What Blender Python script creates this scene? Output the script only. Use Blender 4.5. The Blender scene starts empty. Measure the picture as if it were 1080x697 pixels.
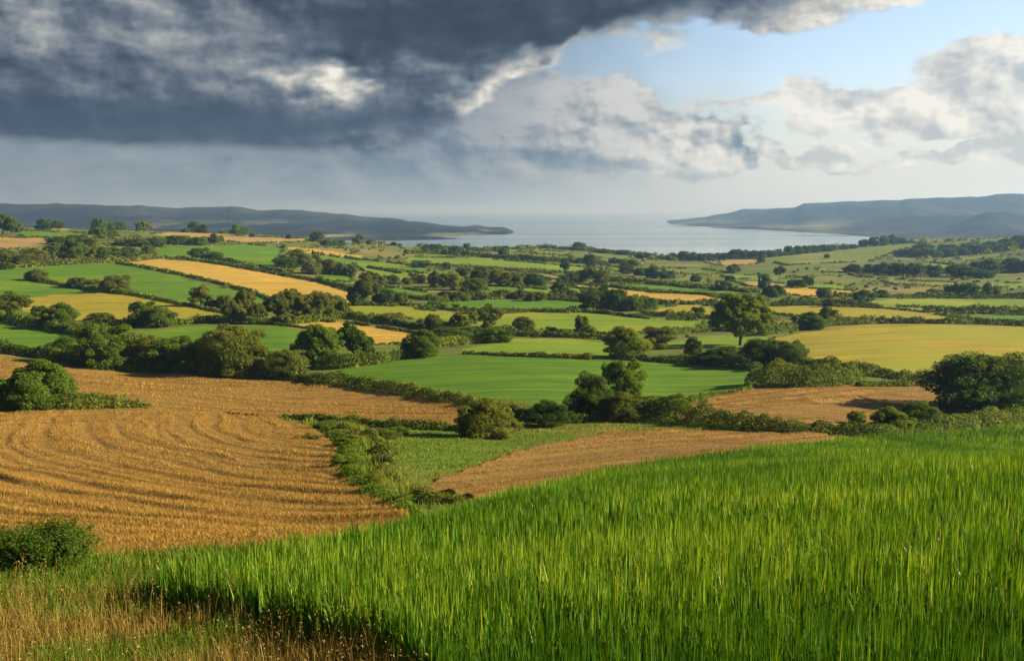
import bpy, math, random
import numpy as np

rng = np.random.default_rng(11)
random.seed(5)
SC = bpy.context.scene
COL = SC.collection

# ------------------------------------------------------------------ camera model (photo is 1080 x 697)
F = 1060.0
CAMZ = 60.0                       # metres above the sea
HOR = 223.0
PITCH = math.atan((348.5 - HOR) / F)
CP, SP = math.cos(PITCH), math.sin(PITCH)
EXPO = 1.38                        # the photograph is exposed for the land
SUN_E, SKY_S, SKY_MUL = 5.0, 0.10, (0.92, 0.84, 0.82)
HAZE_D = 1.4e-4
SUN_AZ, SUN_EL = math.radians(90), math.radians(24)     # to the right of the view direction, a little beyond it


def pix2at(u, v):
    """pixel -> (X/Y, depression/Y) of the viewing ray"""
    p = (np.asarray(u, float) - 540.0) / F
    q = (348.5 - np.asarray(v, float)) / F
    yc = CP + q * SP
    return p / yc, -(-SP + q * CP) / yc


def at2pix(a, t):
    d = CP + t * SP
    return 540.0 + F * a / d, 348.5 - F * (SP - t * CP) / d


# ------------------------------------------------------------------ small value-noise library
def _hash(ix, iy, seed):
    h = (ix.astype(np.int64) * 374761393 + iy.astype(np.int64) * 668265263 + seed * 974711) & 0xFFFFFFFF
    h = ((h ^ (h >> 13)) * 1274126177) & 0xFFFFFFFF
    return ((h ^ (h >> 16)) & 0xFFFF) / 65535.0


def vnoise(x, y, seed=0):
    x = np.asarray(x, float); y = np.asarray(y, float)
    ix = np.floor(x); iy = np.floor(y)
    fx = x - ix; fy = y - iy
    fx = fx * fx * (3 - 2 * fx); fy = fy * fy * (3 - 2 * fy)
    ix = ix.astype(np.int64); iy = iy.astype(np.int64)
    a = _hash(ix, iy, seed); b = _hash(ix + 1, iy, seed); c = _hash(ix, iy + 1, seed); d = _hash(ix + 1, iy + 1, seed)
    return (a * (1 - fx) + b * fx) * (1 - fy) + (c * (1 - fx) + d * fx) * fy


def fbm(x, y, seed=0, oct=4):
    s, amp, tot = 0.0, 1.0, 0.0
    for k in range(oct):
        s = s + amp * vnoise(x * 2 ** k, y * 2 ** k, seed + k * 7)
        tot += amp; amp *= 0.5
    return s / tot


def sstep(e0, e1, x):
    t = np.clip((x - e0) / (e1 - e0), 0, 1)
    return t * t * (3 - 2 * t)


# ------------------------------------------------------------------ terrain: height from surveyed points
C0 = 2.4                                                    # eye height over the slope
ctrl = []                                                   # (a, ln r, t)


def cp(u, v, r):
    a, t = pix2at(u, v)
    ctrl.append((float(a), math.log(r), float(t)))


def cz(u, r, z):                                            # a point by height above the sea
    a, _ = pix2at(u, 300)
    ctrl.append((float(a), math.log(r), (CAMZ - z) / r))


for uu in (-500, -200, 60, 300, 540, 780, 1000, 1250, 1580):  # the near slope is an inclined plane
    a = float(pix2at(uu, 550)[0])
    aa = max(-0.6, min(0.6, a))
    for r in (1.5, 4, 8, 14, 22, 30):
        ctrl.append((a, math.log(r), C0 / r + 0.227 - 0.069 * aa))
PTS = [
    (0, 560, 40), (0, 520, 58), (0, 470, 85), (0, 435, 113), (0, 400, 155), (0, 378, 188),
    (150, 540, 48), (150, 480, 80), (150, 430, 118), (150, 394, 180),
    (300, 565, 36), (300, 520, 57), (300, 480, 80), (300, 445, 108), (300, 408, 165),
    (435, 566, 33), (430, 500, 62), (430, 455, 98), (430, 425, 135), (430, 385, 185),
    (560, 530, 43), (560, 470, 85), (560, 440, 112), (560, 400, 155), (560, 372, 200),
    (640, 503, 55), (700, 485, 68), (700, 455, 95), (700, 420, 135), (700, 390, 172),
    (860, 471, 82), (850, 430, 120), (850, 405, 145), (850, 385, 172),
    (1080, 451, 115), (1000, 430, 128), (1000, 408, 146), (1000, 390, 166), (1000, 367, 203), (1000, 343, 262),
    (1150, 451, 115), (1150, 408, 146), (1150, 367, 203), (1150, 345, 262),
    (20, 350, 258), (20, 325, 332), (20, 300, 425), (20, 280, 530), (20, 262, 690), (20, 240, 980),
    (150, 350, 255), (150, 325, 332), (150, 300, 425), (150, 280, 540), (150, 262, 700), (150, 244, 960),
    (300, 350, 255), (300, 325, 335), (300, 300, 450), (300, 280, 590), (300, 264, 770), (300, 251, 1000),
    (440, 350, 260), (440, 325, 345), (440, 300, 480), (440, 280, 660), (440, 265, 900), (440, 260, 1060),
    (590, 350, 260), (590, 325, 355), (590, 300, 490), (590, 280, 690), (590, 266, 980), (590, 262, 1150),
    (740, 350, 258), (740, 325, 355), (740, 300, 490), (740, 284, 670), (740, 275, 900), (740, 272, 1150),
    (850, 335, 300), (850, 320, 370), (850, 300, 490), (850, 284, 660), (850, 270, 900), (850, 264, 1120),
    (1000, 325, 350), (1000, 300, 490), (1000, 284, 650), (1000, 268, 860), (1000, 254, 1130),
    (1080, 325, 350), (1080, 300, 480), (1080, 284, 620), (1080, 262, 860), (1080, 248, 1100),
    (920, 268, 900), (920, 257, 1150),
]
for p_ in PTS:
    cp(*p_)
for uu, scale in ((-450, 1.0), (1500, 1.0)):                # the ground goes on outside the frame
    src = 20 if uu < 0 else 1080
    for (v, r) in ([(560, 40), (470, 85), (400, 155), (350, 258), (300, 425), (262, 690), (240, 980)] if uu < 0 else
                   [(451, 115), (408, 146), (367, 203), (345, 262), (325, 350), (300, 480), (262, 860), (248, 1100)]):
        cp(uu, v, r)
for uu in (-450, -100, 20, 150, 300):
    cz(uu, 1350, 24); cz(uu, 2000, -14); cz(uu, 3000, -30)
for uu in (440, 590, 740, 850):
    cz(uu, 1330, -1.5); cz(uu, 1600, -12); cz(uu, 2400, -25); cz(uu, 3000, -30)
for uu in (930, 1000, 1080, 1250, 1500):
    cz(uu, 1350, 22); cz(uu, 1750, -8); cz(uu, 2400, -20); cz(uu, 3000, -30)

CT = np.array(ctrl)
KA = 3.2
CX = np.c_[CT[:, 0] * KA, CT[:, 1]]
CG = CT[:, 2] - C0 / np.exp(CT[:, 1])


def _phi(d2):
    return 0.5 * d2 * np.log(d2 + 1e-12)


_n = len(CX)
_d2 = ((CX[:, None, :] - CX[None, :, :]) ** 2).sum(-1)
_A = np.zeros((_n + 3, _n + 3))
_A[:_n, :_n] = _phi(_d2) + np.eye(_n) * 2e-3
_A[:_n, _n] = 1; _A[:_n, _n + 1:] = CX
_A[_n:, :_n] = _A[:_n, _n:].T
_W = np.linalg.solve(_A, np.r_[CG, 0, 0, 0])


def T_of(a, lr):
    """depression of the ground per metre of depth, along X/Y = a at depth exp(lr)"""
    a = np.asarray(a, float); lr = np.asarray(lr, float)
    a, lr = np.broadcast_arrays(a, lr)
    sh = a.shape
    x = np.clip(a.ravel(), -0.95, 0.95) * KA; y = lr.ravel()
    out = np.empty(x.size)
    for s in range(0, x.size, 60000):
        xs, ys = x[s:s + 60000], y[s:s + 60000]
        d2 = (xs[:, None] - CX[None, :, 0]) ** 2 + (ys[:, None] - CX[None, :, 1]) ** 2
        out[s:s + 60000] = _phi(d2) @ _W[:_n] + _W[_n] + _W[_n + 1] * xs + _W[_n + 2] * ys
    return out.reshape(sh) + C0 / np.exp(lr)


def bumps(X, Y):
    k = np.clip((Y - 60) / 300, 0, 1)
    return (fbm(X / 60, Y / 60, 3, 3) - 0.5) * 2.2 * k + (fbm(X / 9, Y / 9, 5, 2) - 0.5) * 0.25 * np.clip(Y / 60, 0.2, 1)


def height(X, Y):
    X = np.asarray(X, float); Y = np.maximum(np.asarray(Y, float), 0.5)
    return CAMZ - Y * T_of(X / Y, np.log(Y)) + bumps(X, Y)


# dense table of the ground for casting pixels on it
LR = np.linspace(math.log(2.0), math.log(1330.0), 600)
AA = np.linspace(-0.75, 0.75, 301)
_TT = T_of(AA[:, None], LR[None, :])
_R = np.exp(LR)
_TT = _TT - bumps(AA[:, None] * _R[None, :], np.broadcast_to(_R[None, :], _TT.shape)) / _R[None, :]


def cast(u, v):
    """pixel -> world X, Y of the first ground point on that ray"""
    a, t = pix2at(u, v)
    a = np.atleast_1d(a); t = np.atleast_1d(t)
    fi = np.clip((a - AA[0]) / (AA[1] - AA[0]), 0, len(AA) - 1.001)
    i = fi.astype(int); w = (fi - i)[:, None]
    prof = _TT[i] * (1 - w) + _TT[i + 1] * w
    hit = prof <= t[:, None]
    k = np.where(hit.any(1), hit.argmax(1), -1)
    none = k < 0
    k = np.where(none, np.argmin(prof, 1), k)            # over the skyline: the crest itself
    k0 = np.maximum(k - 1, 0)
    rows = np.arange(len(k))
    p0, p1 = prof[rows, k0], prof[rows, k]
    den = np.where(np.abs(p0 - p1) < 1e-9, 1, p0 - p1)
    w2 = np.clip((p0 - t) / den, 0, 1)
    r = np.exp(LR[k0] + (LR[k] - LR[k0]) * w2)
    return a * r, r


def spot(u, v):
    X, Y = cast([u], [v])
    return float(X[0]), float(Y[0]), float(height(X, Y)[0])


# ------------------------------------------------------------------ object helpers
def mesh_np(name, V, Fq=None, Ft=None, smooth=False, tint=None):
    """numpy vertices + quads and/or triangles -> mesh"""
    me = bpy.data.meshes.new(name)
    V = np.ascontiguousarray(V, np.float32)
    loops, starts, k = [], [], 0
    for A, m in ((Fq, 4), (Ft, 3)):
        if A is not None and len(A):
            A = np.asarray(A, np.int32)
            loops.append(A.ravel()); starts.append(k + np.arange(len(A)) * m); k += A.size
    loops = np.concatenate(loops).astype(np.int32); starts = np.concatenate(starts).astype(np.int32)
    me.vertices.add(len(V)); me.vertices.foreach_set('co', V.ravel())
    me.loops.add(len(loops)); me.loops.foreach_set('vertex_index', loops)
    me.polygons.add(len(starts)); me.polygons.foreach_set('loop_start', starts)
    if smooth:
        me.polygons.foreach_set('use_smooth', np.ones(len(starts), bool))
    me.update(calc_edges=True)
    if tint is not None:
        at = me.attributes.new('tint', 'FLOAT', 'POINT')
        at.data.foreach_set('value', np.ascontiguousarray(tint, np.float32))
    return me


def link(name, me, mat=None, parent=None, own_slot=False):
    o = bpy.data.objects.new(name, me)
    COL.objects.link(o)
    if mat is not None:
        if own_slot:
            if not me.materials:
                me.materials.append(None)
            o.material_slots[0].link = 'OBJECT'; o.material_slots[0].material = mat
        elif not me.materials:
            me.materials.append(mat)
    if parent is not None:
        o.parent = parent
    return o


def tag(o, label=None, cat=None, group=None, kind=None):
    if label: o['label'] = label
    if cat: o['category'] = cat
    if group: o['group'] = group
    if kind: o['kind'] = kind
    return o


# ------------------------------------------------------------------ node expression helper
class E:
    """a node socket that can be added, multiplied ..."""
    nt = None

    def __init__(s, sock): s.s = sock

    @staticmethod
    def put(sock, v):
        if isinstance(v, E): E.nt.links.new(v.s, sock)
        else: sock.default_value = v

    @staticmethod
    def m(op, *args, clamp=False):
        n = E.nt.nodes.new('ShaderNodeMath'); n.operation = op; n.use_clamp = clamp
        for i, a in enumerate(args): E.put(n.inputs[i], a)
        return E(n.outputs[0])

    def __add__(s, o): return E.m('ADD', s, o)
    __radd__ = __add__
    def __sub__(s, o): return E.m('SUBTRACT', s, o)
    def __rsub__(s, o): return E.m('SUBTRACT', o, s)
    def __mul__(s, o): return E.m('MULTIPLY', s, o)
    __rmul__ = __mul__
    def __truediv__(s, o): return E.m('DIVIDE', s, o)
    def clamp(s): return E.m('ADD', s, 0.0, clamp=True)


def node(t, **kw):
    n = E.nt.nodes.new(t)
    for k, v in kw.items(): setattr(n, k, v)
    return n


def ss(e0, e1, x):
    n = node('ShaderNodeMapRange', interpolation_type='SMOOTHSTEP')
    E.put(n.inputs['Value'], x); E.put(n.inputs['From Min'], e0); E.put(n.inputs['From Max'], e1)
    return E(n.outputs['Result'])


def comb(x, y, z=0.0):
    n = node('ShaderNodeCombineXYZ')
    for i, v in enumerate((x, y, z)): E.put(n.inputs[i], v)
    return E(n.outputs[0])


def sep(v):
    n = node('ShaderNodeSeparateXYZ'); E.put(n.inputs[0], v)
    return [E(o) for o in n.outputs]


def vscale(v, s3):
    n = node('ShaderNodeVectorMath', operation='MULTIPLY'); E.put(n.inputs[0], v); n.inputs[1].default_value = s3
    return E(n.outputs[0])


def noise(vec, scale, detail=4.0, rough=0.55, dist=0.0):
    n = node('ShaderNodeTexNoise'); E.put(n.inputs['Vector'], vec)
    n.inputs['Scale'].default_value = scale; n.inputs['Detail'].default_value = detail
    n.inputs['Roughness'].default_value = rough; n.inputs['Distortion'].default_value = dist
    return E(n.outputs['Fac'])


def mixc(f, a, b):
    n = node('ShaderNodeMix', data_type='RGBA')
    E.put(n.inputs[0], f)
    for sck, v in ((n.inputs[6], a), (n.inputs[7], b)):
        if isinstance(v, E): E.nt.links.new(v.s, sck)
        else: sck.default_value = (*v, 1.0)
    return E(n.outputs[2])


def ramp(x, stops):
    n = node('ShaderNodeValToRGB'); E.put(n.inputs[0], x)
    cr = n.color_ramp
    while len(cr.elements) < len(stops): cr.elements.new(0.5)
    for e, (p, c) in zip(cr.elements, stops):
        e.position = p; e.color = (*c, 1.0)
    return E(n.outputs[0])


def new_mat(name):
    m = bpy.data.materials.new(name); m.use_nodes = True
    E.nt = m.node_tree; m.node_tree.nodes.clear()
    return m


def finish(shader, disp=None):
    o = node('ShaderNodeOutputMaterial'); E.nt.links.new(shader, o.inputs['Surface'])


def principled(col, rough=0.7, spec=0.3, bump=None, bdist=0.1, bstr=0.5):
    p = node('ShaderNodeBsdfPrincipled')
    if isinstance(col, E): E.nt.links.new(col.s, p.inputs['Base Color'])
    else: p.inputs['Base Color'].default_value = (*col, 1)
    E.put(p.inputs['Roughness'], rough); p.inputs['Specular IOR Level'].default_value = spec
    if bump is not None:
        b = node('ShaderNodeBump'); b.inputs['Distance'].default_value = bdist; b.inputs['Strength'].default_value = bstr
        E.put(b.inputs['Height'], bump); E.nt.links.new(b.outputs[0], p.inputs['Normal'])
    return p


def wpos():
    return E(node('ShaderNodeNewGeometry').outputs['Position'])


def attr(name):
    return E(node('ShaderNodeAttribute', attribute_name=name).outputs['Fac'])


def leaf_mat(name, dark, light, trans=0.38, rough=0.62, spec=0.12, tcol=None, third=None, objvar=True, tmul=1.0):
    """leaf / blade: per-leaf tint, per-plant variation, some light passing through"""
    m = new_mat(name)
    f = attr('tint')
    if objvar:
        f = (f * 0.75 + E(node('ShaderNodeObjectInfo').outputs['Random']) * 0.35).clamp()
    if third is not None:
        c = ramp(f, [(0.0, dark), (0.6, light), (1.0, third)])
    else:
        c = mixc(f, dark, light)
    p = principled(c, rough, spec)
    t = node('ShaderNodeBsdfTranslucent')
    h = node('ShaderNodeHueSaturation'); h.inputs['Saturation'].default_value = 1.05; h.inputs['Value'].default_value = tmul
    h.inputs['Hue'].default_value = 0.488
    E.nt.links.new(c.s, h.inputs['Color']); E.nt.links.new(h.outputs[0], t.inputs['Color'])
    mx = node('ShaderNodeMixShader'); mx.inputs[0].default_value = trans
    E.nt.links.new(p.outputs[0], mx.inputs[1]); E.nt.links.new(t.outputs[0], mx.inputs[2])
    finish(mx.outputs[0])
    return m


def rot2(v, ang):
    x, y, z = sep(v)
    c, s = math.cos(ang), math.sin(ang)
    return x * c + y * s, y * c - x * s


def field_mat(name, c1, c2, c3, ang=0.0, streak=(0.02, 0.35), fine=3.0, bump=0.35, rough=0.9, patch=0.02, strength=0.6, tram=0.0):
    """a crop seen from afar: drill rows along a heading, broad patches, fine tufts"""
    m = new_mat(name)
    P = wpos()
    a, b = rot2(P, ang)
    s1 = noise(comb(a * streak[0], b * streak[1]), 1.0, 5.0, 0.6, 0.3)
    s2 = noise(comb(a * streak[0] * 5, b * streak[1] * 4), 1.0, 3.0, 0.6)
    br = noise(P, patch, 3.0, 0.5)
    fn = noise(P, fine, 4.0, 0.7)
    k = (s1 - 0.5) * 3.6 + (s2 - 0.5) * 2.0 + (fn - 0.5) * 1.4 + 0.5
    if tram > 0:
        w_ = E.m('FRACT', b / tram + (br - 0.5) * 0.12)
        k = k - ss(0.06, 0.02, E.m('ABSOLUTE', w_ - 0.5)) * 0.45
    mot = noise(P, 0.11, 5.0, 0.65)
    k = k + (mot - 0.5) * 1.6
    c = mixc(k.clamp(), c1, c2)
    c = mixc(ss(0.50, 0.66, br + (s1 - 0.5) * 0.45), c, c3)
    p = principled(c, rough, 0.15, s1 * 1.2 + s2 * 0.5 + fn * 0.5, bump, strength)
    finish(p.outputs[0])
    return m


# the leaf kinds
M_LEAF = {
    'dark': leaf_mat('leaf_dark_green', (0.020, 0.053, 0.007), (0.099, 0.171, 0.015), third=(0.182, 0.237, 0.024)),
    'mid': leaf_mat('leaf_mid_green', (0.028, 0.071, 0.007), (0.134, 0.224, 0.018), third=(0.230, 0.288, 0.026)),
    'olive': leaf_mat('leaf_olive', (0.037, 0.064, 0.008), (0.161, 0.199, 0.024), third=(0.286, 0.274, 0.042)),
    'lime': leaf_mat('leaf_yellow_green', (0.041, 0.087, 0.007), (0.194, 0.267, 0.015), third=(0.333, 0.339, 0.026)),
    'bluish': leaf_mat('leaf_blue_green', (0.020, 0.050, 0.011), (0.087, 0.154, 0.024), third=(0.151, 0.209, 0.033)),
}
M_HEDGE = leaf_mat('hedge_leaves', (0.028, 0.061, 0.007), (0.134, 0.199, 0.018), third=(0.261, 0.274, 0.033))
M_SCRUB = leaf_mat('scrub_leaves', (0.037, 0.068, 0.010), (0.171, 0.204, 0.029), third=(0.317, 0.274, 0.055), objvar=False)
M_BARK = new_mat('bark')
finish(principled(mixc(noise(vscale(wpos(), (6, 6, 1.2)), 1.0, 5), (0.055, 0.042, 0.030), (0.16, 0.13, 0.10)), 0.9, 0.1,
                  noise(vscale(wpos(), (8, 8, 1.5)), 1.0, 4), 0.04, 0.8).outputs[0])

M_WHEAT = leaf_mat('green_wheat_blades', (0.022, 0.090, 0.005), (0.088, 0.206, 0.010), trans=0.34, rough=0.42, spec=0.30,
                   third=(0.285, 0.380, 0.032), objvar=False, tmul=1.15)
M_GRASS = leaf_mat('rank_green_grass', (0.050, 0.115, 0.008), (0.130, 0.210, 0.016), trans=0.4, third=(0.27, 0.27, 0.05), objvar=False)
M_DRY = leaf_mat('dry_grass', (0.135, 0.095, 0.018), (0.315, 0.222, 0.050), trans=0.3, third=(0.50, 0.40, 0.13), objvar=False)
M_GOLD = leaf_mat('ripe_straw', (0.185, 0.110, 0.019), (0.385, 0.244, 0.050), trans=0.25, third=(0.55, 0.38, 0.11), objvar=False, rough=0.5)
M_STUB = leaf_mat('stubble_straw', (0.175, 0.105, 0.024), (0.34, 0.210, 0.050), trans=0.2, third=(0.54, 0.37, 0.12), objvar=False)

GREEN = [(0.052, 0.132, 0.006), (0.098, 0.200, 0.008), (0.125, 0.205, 0.012)]
LIME = [(0.095, 0.180, 0.010), (0.165, 0.245, 0.014), (0.215, 0.235, 0.018)]
YEL = [(0.195, 0.175, 0.014), (0.330, 0.275, 0.022), (0.225, 0.240, 0.018)]
GOLD = [(0.300, 0.200, 0.034), (0.480, 0.325, 0.058), (0.360, 0.265, 0.050)]
TAN = [(0.270, 0.185, 0.055), (0.340, 0.240, 0.080), (0.190, 0.165, 0.050)]
PALE = [(0.075, 0.125, 0.016), (0.135, 0.185, 0.024), (0.185, 0.190, 0.040)]
FM = {}


def fm(kind, ang=0.0):
    key = (kind, round(ang, 1))
    if key not in FM:
        cols = {'green': GREEN, 'lime': LIME, 'yellow': YEL, 'gold': GOLD, 'tan': TAN, 'pale': PALE}[kind]
        FM[key] = field_mat(kind + '_field', *cols, ang=ang, tram={'green': 13.0, 'lime': 15.0, 'yellow': 17.0, 'gold': 16.0}.get(kind, 0.0))
    return FM[key]


M_GROUND = field_mat('rough_pasture', (0.060, 0.095, 0.014), (0.125, 0.155, 0.024), (0.185, 0.165, 0.045), ang=0.2,
                     streak=(0.012, 0.05), fine=1.2, patch=0.012, bump=0.5)
M_SOIL = field_mat('ripe_field_ground', (0.150, 0.090, 0.020), (0.275, 0.172, 0.040), (0.220, 0.142, 0.036), ang=0.5, fine=5.0, bump=0.12)
M_STUBG = field_mat('stubble_ground', (0.140, 0.085, 0.020), (0.265, 0.163, 0.038), (0.200, 0.132, 0.036), ang=-0.35,
                    streak=(0.06, 0.6), fine=4.0, bump=0.15)
M_WHEATG = field_mat('wheat_field_ground', (0.020, 0.045, 0.008), (0.045, 0.085, 0.012), (0.05, 0.06, 0.015), fine=6, bump=0.05)
M_VERGEG = field_mat('verge_ground', (0.07, 0.065, 0.018), (0.13, 0.105, 0.03), (0.06, 0.085, 0.015), fine=7, bump=0.06, patch=0.3)
M_BANKG = field_mat('bank_ground', (0.05, 0.115, 0.010), (0.10, 0.18, 0.016), (0.14, 0.17, 0.025), fine=4, bump=0.15, patch=0.1)

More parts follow.
